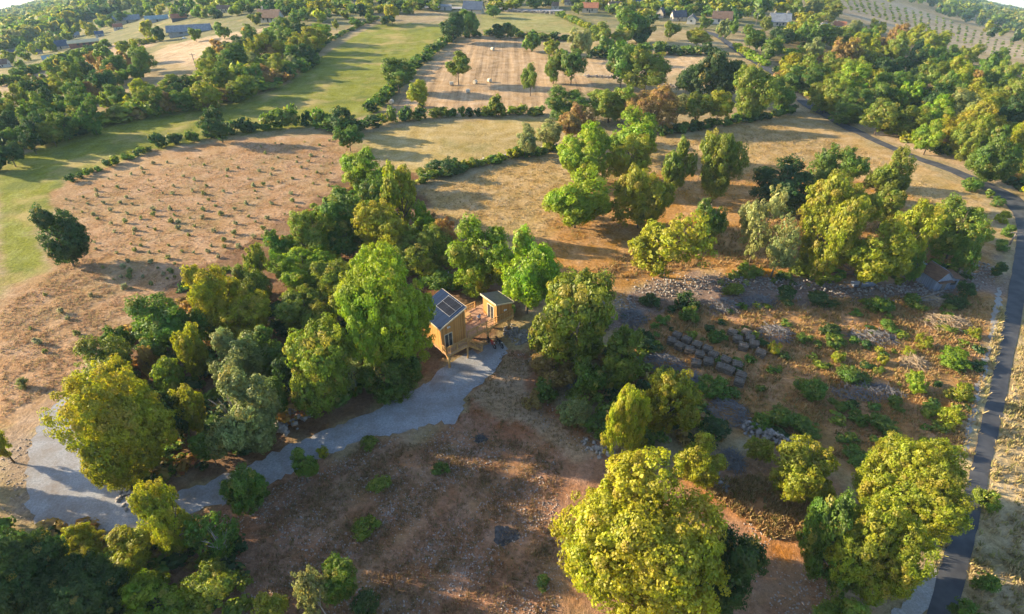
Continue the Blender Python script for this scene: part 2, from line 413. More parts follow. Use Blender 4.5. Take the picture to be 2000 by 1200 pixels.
def ground_mat():
    m, nt, p = new_mat('ground')
    N = nt.nodes
    at1 = N.new('ShaderNodeAttribute'); at1.attribute_name = 'tint'
    at2 = N.new('ShaderNodeAttribute'); at2.attribute_name = 'par'
    sp = N.new('ShaderNodeSeparateColor'); lk(nt, at2.outputs['Color'], sp.inputs[0])
    geo = N.new('ShaderNodeNewGeometry')
    def noise(scale, det=5, ro=.55, vec=None):
        n = N.new('ShaderNodeTexNoise'); n.inputs['Scale'].default_value = scale; n.inputs['Detail'].default_value = det; n.inputs['Roughness'].default_value = ro
        lk(nt, vec or geo.outputs['Position'], n.inputs['Vector'])
        return n.outputs[0]
    def rng(s, a, b, c, d):
        r = N.new('ShaderNodeMapRange'); lk(nt, s, r.inputs[0])
        for k, v in zip((1, 2, 3, 4), (a, b, c, d)): r.inputs[k].default_value = v
        return r.outputs[0]
    def mth(op, a, b):
        q = N.new('ShaderNodeMath'); q.operation = op
        for k, s in enumerate((a, b)):
            if isinstance(s, (int, float)): q.inputs[k].default_value = s
            else: lk(nt, s, q.inputs[k])
        return q.outputs[0]
    def mixc(f, a, b, mode='MIX'):
        q = N.new('ShaderNodeMix'); q.data_type = 'RGBA'; q.blend_type = mode
        if isinstance(f, (int, float)): q.inputs['Factor'].default_value = f
        else: lk(nt, f, q.inputs['Factor'])
        for k, s in (('A', a), ('B', b)):
            if isinstance(s, tuple): q.inputs[k].default_value = (*s, 1)
            else: lk(nt, s, q.inputs[k])
        return q.outputs['Result']
    big, mid, fine, tiny = noise(.045, 4), noise(.33, 6, .6), noise(2.2, 6, .65), noise(9, 4, .7)
    # furrows and mowing lines
    mp = N.new('ShaderNodeMapping'); mp.inputs['Rotation'].default_value = (0, 0, R(-24)); mp.inputs['Scale'].default_value = (.55, .018, 1)
    lk(nt, geo.outputs['Position'], mp.inputs[0])
    fur = noise(1.0, 3, .6, mp.outputs[0])
    val = mth('ADD', rng(big, .3, .7, -.16, .16), rng(mid, .3, .7, -.20, .20))
    val = mth('ADD', val, rng(fine, .3, .7, -.36, .36))
    val = mth('ADD', val, rng(tiny, .3, .7, -.24, .24))
    val = mth('ADD', val, mth('MULTIPLY', rng(fur, .35, .65, -.42, .42), sp.outputs[1]))
    val = mth('ADD', val, 1.0)
    hs = N.new('ShaderNodeHueSaturation'); lk(nt, at1.outputs['Color'], hs.inputs['Color']); lk(nt, val, hs.inputs['Value'])
    lk(nt, rng(mid, .3, .7, 1.18, .85), hs.inputs['Saturation'])
    # green and straw patches
    gp = noise(.11, 6, .62)
    gmask = mth('MULTIPLY', rng(gp, .50, .62, 0, .62), sp.outputs[2])
    c = mixc(gmask, hs.outputs[0], mixc(fine, (.07, .095, .025), (.13, .155, .04)))
    gp2 = noise(.075, 6, .62, None)
    mp2 = N.new('ShaderNodeMapping'); mp2.inputs['Location'].default_value = (140, 60, 9); lk(nt, geo.outputs['Position'], mp2.inputs[0])
    straw = noise(.09, 6, .65, mp2.outputs[0])
    smask = mth('MULTIPLY', rng(straw, .50, .66, 0, .7), sp.outputs[2])
    c = mixc(smask, c, mixc(fine, (.32, .24, .10), (.44, .33, .16)))
    # pale stones lying in the soil
    vo = N.new('ShaderNodeTexVoronoi'); vo.inputs['Scale'].default_value = 3.4; lk(nt, geo.outputs['Position'], vo.inputs['Vector'])
    st = rng(vo.outputs['Distance'], .16, .24, 1, 0)
    pat = rng(noise(.22, 5, .6), .44, .60, 0, 1)
    st = mth('MULTIPLY', mth('MULTIPLY', st, pat), mth('MULTIPLY', sp.outputs[0], .85))
    c = mixc(st, c, mixc(tiny, (.30, .27, .25), (.58, .52, .47)))
    lk(nt, c, p.inputs['Base Color'])
    p.inputs['Roughness'].default_value = 1.0; p.inputs['Specular IOR Level'].default_value = .08
    bmp = N.new('ShaderNodeBump'); bmp.inputs['Strength'].default_value = .75; bmp.inputs['Distance'].default_value = .35
    hgt = mth('ADD', mth('MULTIPLY', fine, .8), mth('ADD', mth('MULTIPLY', tiny, .35), mth('MULTIPLY', mid, 1.1)))
    hgt = mth('ADD', hgt, mth('MULTIPLY', st, .3))
    lk(nt, hgt, bmp.inputs['Height']); lk(nt, bmp.outputs[0], p.inputs['Normal'])
    return m
one = np.ones((len(GP), 1))
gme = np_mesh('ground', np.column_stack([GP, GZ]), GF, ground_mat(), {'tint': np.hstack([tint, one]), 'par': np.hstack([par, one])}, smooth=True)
tag(link(bpy.data.objects.new('ground', gme)), kind='structure')

def loft(name, inner, outer, mat, z=.05, sub=6):
    """road surface between two edges"""
    def dense(pts):
        w = [at(x, y) for x, y in pts]
        out = []
        for i in range(len(w) - 1):
            p0, p1, p2, p3 = w[max(i - 1, 0)], w[i], w[i + 1], w[min(i + 2, len(w) - 1)]
            for k in range(sub):
                t = k / sub
                out.append(.5 * ((2 * p1) + (p2 - p0) * t + (2 * p0 - 5 * p1 + 4 * p2 - p3) * t * t + (3 * p1 - p0 - 3 * p2 + p3) * t ** 3))
        out.append(w[-1]); return out
    A, B = dense(inner), dense(outer)
    b = MB(); n = 4
    for p, q in zip(A, B):
        for k in range(n + 1):
            c = p.lerp(q, k / n)
            jit = .07 * math.sin(c.y * 2.1 + c.x) if k in (0, n) else 0
            zz = z + (.12 if c.y > 130 else 0) + .02 * (1 - abs(k - n / 2) / (n / 2))
            b.v.append((c.x + jit, c.y, float(terr(c.x, c.y)) + zz))
    for i in range(len(A) - 1):
        for k in range(n):
            a = i * (n + 1) + k
            b.f.append((a, a + 1, a + n + 2, a + n + 1))
    return b.build(name, mat, smooth=True)
ROAD_IN = [(1790, 1270), (1838, 1100), (1872, 1000), (1900, 900), (1922, 800), (1946, 700), (1964, 600), (1977, 525), (1984, 480), (1986, 450), (1980, 422), (1965, 402), (1940, 383), (1900, 359), (1850, 335), (1800, 317), (1760, 301), (1712, 281), (1675, 264), (1640, 249), (1607, 229), (1580, 215), (1556, 198), (1540, 178), (1515, 153), (1480, 130), (1450, 112), (1420, 90), (1395, 73), (1360, 63)]
ROAD_OUT = [(1852, 1270), (1893, 1100), (1916, 1000), (1937, 900), (1960, 800), (1979, 700), (1999, 600), (2012, 525), (2020, 480), (2024, 440), (2012, 405), (1985, 383), (1950, 366), (1900, 344), (1850, 324), (1800, 308), (1762, 293), (1714, 272), (1678, 255), (1645, 239), (1612, 219), (1588, 204), (1566, 188), (1552, 172), (1526, 148), (1491, 125), (1460, 106), (1428, 85), (1402, 68), (1364, 58)]
tag(loft('road', ROAD_IN, ROAD_OUT, M['asphalt']), kind='structure')
road_pts = np.array([[(at(*a).x + at(*b).x) / 2, (at(*a).y + at(*b).y) / 2] for a, b in zip(ROAD_IN, ROAD_OUT)])
lane_pts = [(830, 16), (900, 17), (960, 17), (1030, 21), (1100, 22)]
tag(loft('lane', [(x, y + 2.2) for x, y in lane_pts], [(x, y - 1.5) for x, y in lane_pts], M['gravel'], z=.3), kind='structure')

def flat_patch(name, pts, mat, z=.045, rough=.55, seed=1):
    """an irregular patch of gravel lying on the flat ground"""
    import bmesh
    rnd = random.Random(seed)
    w = [at(x, y) for x, y in pts]; out = []
    for i in range(len(w)):
        a, b = w[i], w[(i + 1) % len(w)]
        n = max(1, int((b - a).length / .45))
        for k in range(n):
            c = a.lerp(b, k / n)
            out.append((c.x + rnd.uniform(-1, 1) * rough * .5, c.y + rnd.uniform(-1, 1) * rough * .5, z))
    bm = bmesh.new()
    bmesh.ops.triangle_fill(bm, use_beauty=True, edges=[bm.edges.new(e) for e in (lambda vs: [(vs[i], vs[(i + 1) % len(vs)]) for i in range(len(vs))])([bm.verts.new(c) for c in out])])
    bmesh.ops.recalc_face_normals(bm, faces=bm.faces)
    me = bpy.data.meshes.new(name); bm.to_mesh(me); bm.free(); me.materials.append(mat)
    o = link(bpy.data.objects.new(name, me))
    if me.polygons and me.polygons[0].normal.z < 0: me.flip_normals()
    return o
DRIVE = [(935, 676), (985, 671), (991, 685), (975, 715), (945, 745), (918, 765), (908, 780), (905, 800), (885, 832), (862, 825), (820, 835), (770, 850), (725, 853), (690, 868), (640, 888), (590, 915), (520, 950), (480, 967), (440, 987), (400, 994), (365, 1002), (320, 1030), (240, 1040), (180, 1034), (100, 1028), (68, 1018), (54, 990), (53, 930), (60, 870), (80, 812), (110, 786), (135, 770), (175, 790), (195, 860), (220, 930), (262, 985), (300, 984), (350, 960), (400, 945), (480, 914), (560, 872), (640, 840), (720, 810), (760, 785), (810, 760), (840, 745), (860, 722), (885, 706), (910, 690)]
tag(flat_patch('gravel_drive', DRIVE, M['gravel']), kind='structure')
tag(flat_patch('gravel_entrance', [(1690, 1260), (1735, 1205), (1785, 1150), (1815, 1100), (1829, 1104), (1832, 1120), (1815, 1180), (1790, 1260)], M['gravel2'], seed=3), kind='structure')
tag(flat_patch('gravel_shoulder', [(1952, 560), (1955, 590), (1943, 660), (1925, 730), (1900, 830), (1882, 890), (1872, 890), (1890, 820), (1912, 735), (1932, 660), (1940, 600)], M['gravel2'], seed=4), kind='structure')
# ------------------------------------------------------------------ trees: prototypes
def crown_mesh(name, seed, n_lobes=9, n_tufts=160, per=40, leaf=.075, tuft=.17, mat=None, flat=0.0, gap=0.0, ragged=.12, spread=(.46, .80), lr_=(.20, .42)):
    """foliage filling a unit ball: lobes carry tufts, tufts carry leaf-sized faces"""
    rg = np.random.default_rng(seed)
    lob = [(np.array([0, 0, -.08]), .52)]
    for i in range(n_lobes):
        d = rg.normal(size=3); d /= np.linalg.norm(d)
        d[2] = d[2] * .9 + .05
        lob.append((d * rg.uniform(*spread), rg.uniform(*lr_)))
    m = n_tufts * 14
    k = rg.integers(len(lob), size=m)
    lc, lr = np.array([q[0] for q in lob]), np.array([q[1] for q in lob])
    d = rg.normal(size=(m, 3)); d /= np.linalg.norm(d, axis=1, keepdims=True)
    P = lc[k] + d * (lr[k] * (1 + rg.uniform(-ragged, ragged * 1.2, m)))[:, None]
    ok = (np.linalg.norm(P[:, None, :] - lc[None], axis=2) >= lr * .80).all(1)
    if gap: ok &= np.sin(P[:, 0] * 5 + seed) * np.cos(P[:, 1] * 5.3) * np.sin(P[:, 2] * 6 + 1) <= gap
    C = P[ok][:n_tufts]; NRM = d[ok][:n_tufts] * .6 + C / (np.linalg.norm(C, axis=1, keepdims=True) + 1e-6) * .4
    nt = len(C)
    # outer tufts
    q = rg.normal(size=(nt, per, 3)); q /= np.linalg.norm(q, axis=2, keepdims=True)
    q *= rg.uniform(.35, 1, size=(nt, per, 1)) ** .5
    ts = tuft * rg.uniform(.65, 1.25, size=(nt, 1, 1))
    P = C[:, None, :] + q * ts * np.array([1, 1, .8])
    LN = NRM[:, None, :] * .55 + q * .75 + rg.normal(size=q.shape) * .33
    tv = rg.uniform(size=(nt, 1, 3)) * np.ones((nt, per, 3))
    tv[:, :, :2] = tv[:, :, :2] * .6 + rg.uniform(size=(nt, per, 2)) * .4
    P, LN, tv = P.reshape(-1, 3), LN.reshape(-1, 3), tv.reshape(-1, 3)
    # inner leaves, so that the crown is not hollow
    ni = int(nt * per * .16)
    d = rg.normal(size=(ni, 3)); d /= np.linalg.norm(d, axis=1, keepdims=True)
    k = rg.integers(len(lob), size=ni)
    pin = np.array([lob[j][0] for j in k]) + d * (np.array([lob[j][1] for j in k]) * rg.uniform(.5, .92, size=ni))[:, None]
    P = np.vstack([P, pin]); LN = np.vstack([LN, d + rg.normal(size=d.shape) * .4]); tv = np.vstack([tv, rg.uniform(size=(ni, 3))])
    LN /= np.linalg.norm(LN, axis=1, keepdims=True)
    n = len(P)
    a = np.cross(LN, rg.normal(size=(n, 3))); a /= np.linalg.norm(a, axis=1, keepdims=True)
    b = np.cross(LN, a)
    sz = leaf * rg.uniform(.6, 1.3, size=(n, 1)); sz[-ni:] *= 1.7
    asp = rg.uniform(.5, .85, size=(n, 1))
    V = np.stack([P - a * sz, P - b * sz * asp + LN * sz * .15, P + a * sz, P + b * sz * asp + LN * sz * .15], 1).reshape(-1, 3)
    ext = np.percentile(np.abs(V), 98.5, axis=0)
    V = V / ext
    if flat: V[:, 2] = np.where(V[:, 2] < 0, V[:, 2] * (1 - flat), V[:, 2])
    F = np.arange(4 * n).reshape(-1, 4)
    var = np.repeat(np.hstack([tv, np.ones((n, 1))]), 4, axis=0)
    return V, F, var
def crown(name, *a, **k):
    V, F, var = crown_mesh(name, *a, **k)
    return np_mesh(name, V, F, M['leaf'], {'var': var})
HERO = [crown('crown', s, 26, 950, 78, .0165, .078, ragged=.14, spread=(.46, .66), lr_=(.24, .40)) for s in (11, 12, 13)]
BIG = [crown('crown', 20 + s, 12, 340, 64, .029, .122, ragged=.2) for s in range(6)]
AIRY = [crown('crown', 40 + s, 10, 190, 44, .034, .11, gap=.12, ragged=.3) for s in range(3)]
MID = [crown('crown', 60 + s, 9, 170, 50, .046, .160, ragged=.2) for s in range(6)]
FAR = [crown('crown', 80 + s, 7, 80, 26, .10, .22, ragged=.18) for s in range(5)]
BUSH = [crown('foliage', 90 + s, 9, 140, 36, .05, .16, flat=.3, ragged=.3) for s in range(4)]
SMALL = [crown('foliage', 100 + s, 6, 34, 14, .15, .28, flat=.2, ragged=.3) for s in range(4)]

def trunk_mesh(seed, limbs=6, spread=.55, lean=.05, name='trunk'):
    """unit trunk: height 1, limbs reaching into the crown"""
    rg = random.Random(seed); b = MB()
    fx, fy = rg.uniform(-lean, lean), rg.uniform(-lean, lean)
    st = [(0, 0, -.03), (fx * .3, fy * .3, .12), (fx, fy, .35), (fx * 1.4, fy * 1.3, .62), (fx * 1.2, fy * 2, .86)]
    b.tube(st, [.052, .038, .031, .021, .007], 8)
    for i in range(limbs):
        a = 2 * math.pi * (i + rg.random() * .7) / limbs
        z0 = rg.uniform(.22, .5); L = rg.uniform(.6, 1.0) * spread; up = rg.uniform(.16, .38)
        p0 = Vector((fx, fy, z0))
        p1 = p0 + Vector((math.cos(a) * L * .45, math.sin(a) * L * .45, up * .45))
        p2 = p0 + Vector((math.cos(a + .2) * L, math.sin(a + .2) * L, up))
        b.tube([p0, p1, p2], [.02, .014, .004], 5)
        p3 = p1 + Vector((math.cos(a + .9) * L * .4, math.sin(a + .9) * L * .4, up * .6))
        b.tube([p1, p3], [.010, .003], 4)
    me = bpy.data.meshes.new(name); me.from_pydata(b.v, [], b.f); me.materials.append(M['bark']); me.update()
    me.polygons.foreach_set('use_smooth', [True] * len(me.polygons))
    return me
TRUNK = [trunk_mesh(s) for s in range(4)]
SPREADTRUNK = [trunk_mesh(9, 8, .8, .08)]
DEAD = [trunk_mesh(30 + s, 9, .5, .12, 'dead_limb') for s in range(2)]
for d_ in DEAD: d_.materials.clear(); d_.materials.append(M['deadwood'])

TC = {'Y': (.134, .140, .017, .12), 'L': (.102, .142, .017, .04), 'G': (.057, .090, .015, .05), 'D': (.024, .046, .011, .03),  # D: dark green, lowered further to paint in shade on the drive-bend trees
      'O': (.142, .143, .017, .18), 'P': (.112, .124, .045, .10), 'S': (.150, .152, .085, .05), 'B': (.125, .080, .034, .5), 'K': (.19, .115, .025, .4), 'M': (.088, .110, .017, .09), 'R': (.15, .08, .028, .5)}
CW = {'Y': 'yellow-green', 'L': 'lime-green', 'G': 'mid-green', 'D': 'dark green', 'O': 'golden', 'P': 'pale olive', 'B': 'rusty brown', 'K': 'orange', 'M': 'olive-green', 'R': 'russet'}
rt = random.Random(5)

def fit(x0, y0, x1, y1, t):
    """place, height and crown of a tree whose crown fills this box of the photo: (base, radius, half height, crown centre height)"""
    cx, yc = (x0 + x1) / 2, (y0 + y1) / 2
    w, e = (x1 - x0) / 2, (y1 - y0) / 2
    c = 3.0
    for _ in range(8):
        p = at(cx, yc, c)
        zd = depth(p)
        Rr = w * zd / FPX / math.sqrt(1 + ((cx - 1000) / FPX) ** 2)
        ev = e * zd / FPX / math.sqrt(1 + ((yc - 600) / FPX) ** 2)
        dl = math.atan2(HCAM - p.z, math.hypot(p.x, p.y))
        a2 = ev * ev - (Rr * math.sin(dl)) ** 2
        a = math.sqrt(max(a2, 0)) / math.cos(dl)
        a = min(max(a, .62 * Rr), 2.4 * Rr)
        h = 2 * a / (1 - t)
        c = h - a
    base = Vector((p.x, p.y, float(terr(p.x, p.y))))
    return base, Rr, a, c, h

def shade(code):
    c = TC[code]; k = rt.uniform(.85, 1.15)
    return (c[0] * k * rt.uniform(.92, 1.08), c[1] * k, c[2] * k, c[3])

def make_tree(name, cat, code, box, label, group=None, t=.14, protos=None, trunk=None, dead=False, part='crown'):
    base, Rr, a, c, h = fit(*box, t)
    wpx = box[2] - box[0]
    if protos is None: protos = HERO if wpx > 150 else BIG if wpx > 72 else MID if wpx > 34 else FAR
    root = empty(name, base, label, cat, group, rt.uniform(0, 6.28))
    cr = bpy.data.objects.new(part, rt.choice(protos))
    cr.location = (0, 0, c); cr.scale = (Rr * rt.uniform(.97, 1.06), Rr * rt.uniform(.97, 1.06), a)
    cr.color = shade(code)
    link(cr, root)
    tr = bpy.data.objects.new('trunk', rt.choice(trunk or TRUNK))
    tr.scale = (Rr * 1.0, Rr * 1.0, h * .95)
    tr.scale = (max(Rr, h * .35), max(Rr, h * .35), h * .95)
    link(tr, root)
    if dead:
        dd = bpy.data.objects.new('dead_limb', rt.choice(DEAD)); dd.scale = (Rr * 1.1, Rr * 1.1, h * 1.08); dd.location = (Rr * .35, -Rr * .2, 0)
        link(dd, root)
    return root

def make_bush(name, cat, code, box, label, group=None, protos=None):
    base, Rr, a, c, h = fit(*box, .0)
    a = min(a, Rr * 1.2)
    root = empty(name, base, label, cat, group, rt.uniform(0, 6.28))
    wpx = box[2] - box[0]
    fo = bpy.data.objects.new('foliage', rt.choice(protos or (BUSH if wpx > 26 else SMALL)))
    fo.location = (0, 0, a * .72); fo.scale = (Rr * 1.05, Rr * 1.05, a); fo.color = shade(code)
    link(fo, root)
    return root

# ------------------------------------------------------------------ trees seen one by one:  colour, box in the photo, label, options
TREES = []
def T(code, x0, y0, x1, y1, label, name='oak_tree', **k): TREES.append((code, (x0, y0, x1, y1), label, name, k))
# round the stony field
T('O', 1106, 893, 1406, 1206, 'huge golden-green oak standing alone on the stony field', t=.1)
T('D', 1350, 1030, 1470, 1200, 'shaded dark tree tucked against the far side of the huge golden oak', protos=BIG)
T('Y', 1680, 855, 1885, 1048, 'broad yellow-green oak overhanging the edge of the asphalt road', t=.1)
T('Y', 1620, 975, 1797, 1180, 'tall yellow-green oak beside the patch of white gravel at the roadside', t=.1)
T('G', 1572, 970, 1690, 1140, 'shaded green tree growing against the tall oak by the roadside gravel', protos=BIG)
T('M', 1590, 1165, 1725, 1260, 'olive-green treetop just below the tall roadside oak')
T('Y', 1510, 868, 1638, 986, 'rounded yellow-green oak at the lower edge of the scrubby clearing')
T('O', 1318, 845, 1412, 946, 'golden tree with two tops between the huge oak and the clearing')
T('O', 1180, 740, 1264, 882, 'upright golden tree below the slender olive tree at the clearing edge')
T('Y', 1262, 728, 1364, 852, 'golden-topped tree with a green base beside the long brushwood heap')
T('M', 1176, 645, 1256, 748, 'slender olive-green tree below the big tree by the hut')
T('O', 1204, 846, 1262, 886, 'small golden tree at the foot of the upright golden tree', t=.05)
T('O', 1455, 855, 1512, 905, 'small golden tree beside the low broken stone wall')
# near the cabin
T('M', 1038, 528, 1188, 716, 'big green tree beside the hut with some grey bare twigs on top', dead=True, t=.08)
T('L', 972, 455, 1088, 602, 'bright green tree directly behind the small hut')
T('L', 886, 428, 1010, 562, 'broad bright tree standing behind the gap between cabin and hut')
T('L', 674, 497, 834, 738, 'large bright oak that hides half of the timber cabin', t=.1)
T('G', 700, 676, 812, 778, 'low dark green tree at the foot of the large oak by the cabin', t=.05)
T('O', 925, 525, 965, 580, 'small orange-yellow tree between the two trees behind the hut', t=.05)
T('B', 1040, 685, 1120, 756, 'withered brown tree beside the clay track', t=.06)
T('P', 1092, 778, 1152, 836, 'thin straggly buff tree low beside the clay track', protos=AIRY, t=.06)
T('G', 1120, 690, 1190, 770, 'dark green tree between the withered brown tree and the slender olive one', t=.06)
# the wooded strip
T('M', 555, 632, 682, 802, 'tall olive-green tree overhanging the gravel drive near the rocks', t=.1)
T('Y', 124, 724, 328, 962, 'big yellow-green oak inside the bend of the gravel drive', t=.06)
T('P', 400, 742, 548, 896, 'grey-green oak with bare twigs beside the rocks above the drive', dead=True, t=.08)
T('Y', 342, 748, 412, 852, 'small yellow tree between the big oak of the bend and the grey-green oak')
T('P', 394, 642, 520, 758, 'pale grey-green round tree in the middle of the wooded strip')
T('O', 428, 578, 532, 668, 'golden tree in the middle of the wooded strip')
T('Y', 342, 632, 402, 732, 'slender yellow-green tree beside the pale grey-green round tree')
T('G', 240, 586, 372, 692, 'broad dark tree on the field edge of the wooded strip')
T('M', 124, 670, 262, 768, 'olive tree at the end of the wooded strip next to the field track')
T('B', 260, 672, 304, 738, 'small pinkish brown tree in the wooded strip')
T('Y', 368, 510, 468, 640, 'tall yellow-green tree on the edge of the sapling field')
T('M', 440, 520, 524, 600, 'olive tree just behind the golden tree of the wooded strip')
T('L', 535, 476, 652, 562, 'bright green tree below the round dark tree of the strip')
T('M', 538, 555, 652, 648, 'wide olive tree halfway between the golden tree and the cabin oak')
T('G', 518, 444, 582, 512, 'round dark green tree at the edge of the sapling field')
T('M', 574, 398, 652, 500, 'olive tree on the sapling field edge next to the tall pale spire')
T('G', 640, 368, 742, 470, 'dense green tree near the end of the wooded strip')
T('Y', 750, 326, 820, 442, 'tall yellow-green spire rising near the hedge corner')
T('Y', 698, 396, 802, 498, 'yellow-green tree below the tall spire')
T('L', 670, 295, 774, 376, 'lime-green round tree at the hedge corner above the wooded strip', t=.05)
T('L', 812, 394, 852, 458, 'narrow bright tree on the edge of the big pasture')
T('M', 772, 448, 880, 532, 'olive-green tree behind the crown of the large cabin oak')
T('R', 842, 428, 906, 500, 'reddish tinted tree on the pasture edge behind the cabin')
T('Y', 642, 566, 712, 648, 'small leafy tree beside the large oak of the cabin')
T('R', 688, 490, 722, 524, 'tiny russet tree in the open glade of the wooded strip', t=.05)
T('Y', 686, 516, 712, 556, 'tiny yellow tree in the open glade of the wooded strip')
T('Y', 618, 478, 662, 520, 'pale yellow small tree at the rim of the open glade')
T('G', 470, 640, 560, 730, 'shaded green tree between the grey-green and the overhanging olive trees')
T('R', 455, 660, 520, 715, 'russet shaded tree in the middle of the wooded strip')
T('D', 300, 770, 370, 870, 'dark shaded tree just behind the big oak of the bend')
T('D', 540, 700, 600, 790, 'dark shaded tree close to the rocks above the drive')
T('G', 640, 440, 712, 500, 'shaded green tree below the dense tree near the strip end')
T('M', 470, 478, 522, 562, 'olive slim tree at the sapling field edge below the round dark tree')
T('P', 655, 690, 708, 765, 'thin pale tree with bare limbs under the large cabin oak', protos=AIRY, dead=True)
T('Y', 712, 440, 762, 500, 'small bright tree leaning over the open glade')
# lower corner by the drive bend
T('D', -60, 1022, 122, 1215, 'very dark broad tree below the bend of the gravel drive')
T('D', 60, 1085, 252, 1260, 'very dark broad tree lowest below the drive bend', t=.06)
T('Y', 112, 1028, 212, 1112, 'yellow-green tree on the lower edge of the drive bend')
T('O', 172, 1032, 308, 1135, 'golden tree on the lower edge of the drive bend')
T('Y', 280, 938, 372, 1088, 'small sunlit tree standing where the drive narrows')
T('L', 234, 1112, 378, 1235, 'bright green treetop in the lowest corner below the drive')
T('G', 428, 906, 518, 998, 'dark green young tree on the lower edge of the drive')
T('G', 560, 874, 618, 944, 'small green young tree on the lower edge of the drive')
T('G', 618, 1086, 694, 1182, 'green young tree in the stony field beside a dead grey one')
T('P', 575, 1105, 645, 1215, 'withered grey tree with bare limbs in the stony field', protos=AIRY, dead=True)
T('G', 362, 1000, 468, 1105, 'grey-green scrubby tree with bare limbs by the small sunlit tree', protos=AIRY, dead=True)
T('M', 362, 1095, 470, 1205, 'olive twiggy tree low in the stony field corner', protos=AIRY)
T('O', 470, 1160, 562, 1250, 'pale yellow treetop at the bottom of the stony field')
T('Y', -40, 812, 22, 905, 'yellow-green tree beyond the stony bank of the drive bend')
T('D', 690, 1150, 740, 1215, 'small dark tree beside the green young tree of the stony field', protos=AIRY)
# lone and hedge trees on the far side
T('D', 55, 404, 172, 520, 'dark lone oak between the green meadow and the sapling field', t=.08)
T('D', 392, 212, 456, 272, 'dark round tree in the hedge along the green meadow')
T('D', 650, 210, 712, 262, 'dark tree at the crossing of two hedges')
T('G', 652, 248, 708, 292, 'green tree just below the crossing of two hedges')
T('G', 744, 116, 806, 174, 'broad round tree in the hedge beside the stubble field')
T('M', 868, 104, 919, 152, 'lone round tree with a short trunk in the stubble field', t=.25)
T('Y', 797, 158, 836, 208, 'yellow-green tree at the lower corner of the stubble field', t=.2)
T('M', 954, 187, 986, 224, 'small olive tree in the hedge below the stubble field')
T('D', 858, 28, 908, 76, 'dark dense tree at the top corner of the green meadow')
T('G', 902, 18, 936, 66, 'taller green tree in front of the blue-roofed barn')
T('G', 950, 8, 978, 30, 'round tree beside the blue-roofed barn', t=.2)
T('D', 962, 40, 992, 72, 'dark hedge tree between back paddock and stubble field')
T('M', 984, 46, 1012, 72, 'olive hedge tree between back paddock and stubble field')
T('P', 1112, 58, 1156, 116, 'tall pale olive tree beside the narrow strip field', t=.1)
T('G', 1022, 62, 1054, 96, 'green hedge tree at the top of the stubble field')
T('Y', 1056, 78, 1090, 104, 'pale round shrub tree at the top of the stubble field')
T('M', 1062, 96, 1102, 158, 'olive-green twin tree nearer to the stubble field', t=.1)
T('G', 1092, 100, 1142, 160, 'fuller twin tree on the strip field side', t=.1)
T('M', 1018, 126, 1056, 178, 'slim olive tree at the corner of the stubble field', t=.18)
T('G', 1186, 88, 1246, 168, 'green oak of a close pair in the strip fields', t=.1)
T('M', 1222, 100, 1304, 178, 'wider olive oak of a close pair in the strip fields', t=.1)
T('D', 1322, 130, 1366, 186, 'dark tree at the end of the strip fields')
T('D', 1352, 96, 1452, 192, 'large dark oak near the asphalt road behind the pasture', t=.08)
T('M', 1436, 128, 1520, 228, 'large olive oak in the pasture corner by the asphalt road', t=.08)
T('G', 1500, 150, 1560, 212, 'green oak right at the road beside the pasture corner')
T('P', 998, 244, 1052, 302, 'grey-olive tree at the end of the walled hedge')
T('P', 1050, 238, 1098, 288, 'grey-olive tree beside the lime-green pasture trees')
T('B', 1084, 204, 1156, 268, 'brownish olive tree above the row of pasture trees')
T('G', 1072, 168, 1152, 232, 'green tree at the head of the row of pasture trees')
T('M', 1148, 158, 1236, 232, 'broad olive tree at the head of the row of pasture trees')
T('B', 1228, 172, 1318, 248, 'brownish tree between the pasture row and the thin-trunked trees')
T('P', 1302, 184, 1350, 232, 'olive tree with a bare underside by the pasture hedge', t=.2, protos=AIRY)
T('M', 1340, 184, 1388, 236, 'thin-trunked olive tree by the pasture hedge', t=.25)
T('Y', 1384, 180, 1430, 236, 'thin-trunked yellowish tree by the pasture hedge', t=.25)
T('L', 1184, 222, 1282, 306, 'lime-green tree at the upper end of the pasture row')
T('L', 1098, 252, 1200, 352, 'broad lime-green tree in the middle of the pasture row')
T('L', 1070, 336, 1182, 446, 'lime-green tree at the lower end of the pasture row', t=.06)
T('O', 1198, 264, 1272, 346, 'golden tree in the pasture row')
T('Y', 1204, 322, 1306, 442, 'yellow-green tree with low branches in the pasture row', t=.08)
T('M', 1290, 274, 1356, 374, 'olive tree with a visible trunk next to the pasture row', t=.2)
T('M', 1362, 254, 1450, 380, 'tall olive tree with a visible trunk standing apart in the pasture', t=.16)
T('Y', 1222, 404, 1388, 528, 'low spreading yellow-green tree with a forked trunk by the stone heap', t=.24, trunk=SPREADTRUNK, protos=AIRY)
T('G', 1346, 384, 1416, 478, 'dark leafy tree with grey bare branches in the pasture', dead=True)
T('D', 1470, 312, 1596, 412, 'dense dark green oak in the pasture grove', t=.08)
T('G', 1568, 288, 1636, 372, 'green tree behind the dense dark oak of the grove', t=.18)
T('G', 1634, 288, 1702, 352, 'small green tree at the back of the pasture grove')
T('M', 1694, 298, 1776, 398, 'olive tree at the far end of the pasture grove', t=.14)
T('P', 1448, 370, 1526, 500, 'pale leafy tree with two thin trunks in the grove', t=.14, protos=AIRY)
T('P', 1490, 430, 1560, 528, 'smaller pale tree with a thin trunk in the grove', t=.2, protos=AIRY)
T('Y', 1580, 338, 1706, 462, 'tall yellowish oak in the middle of the grove')
T('O', 1560, 384, 1682, 530, 'golden-orange oak at the front of the grove', t=.16)
T('Y', 1640, 438, 1772, 560, 'yellow-green tree over the long trough near the shack')
T('M', 1700, 368, 1762, 446, 'slim olive tree in the middle of the grove')
T('Y', 1736, 398, 1832, 520, 'yellow-green tree just behind the corrugated shack')
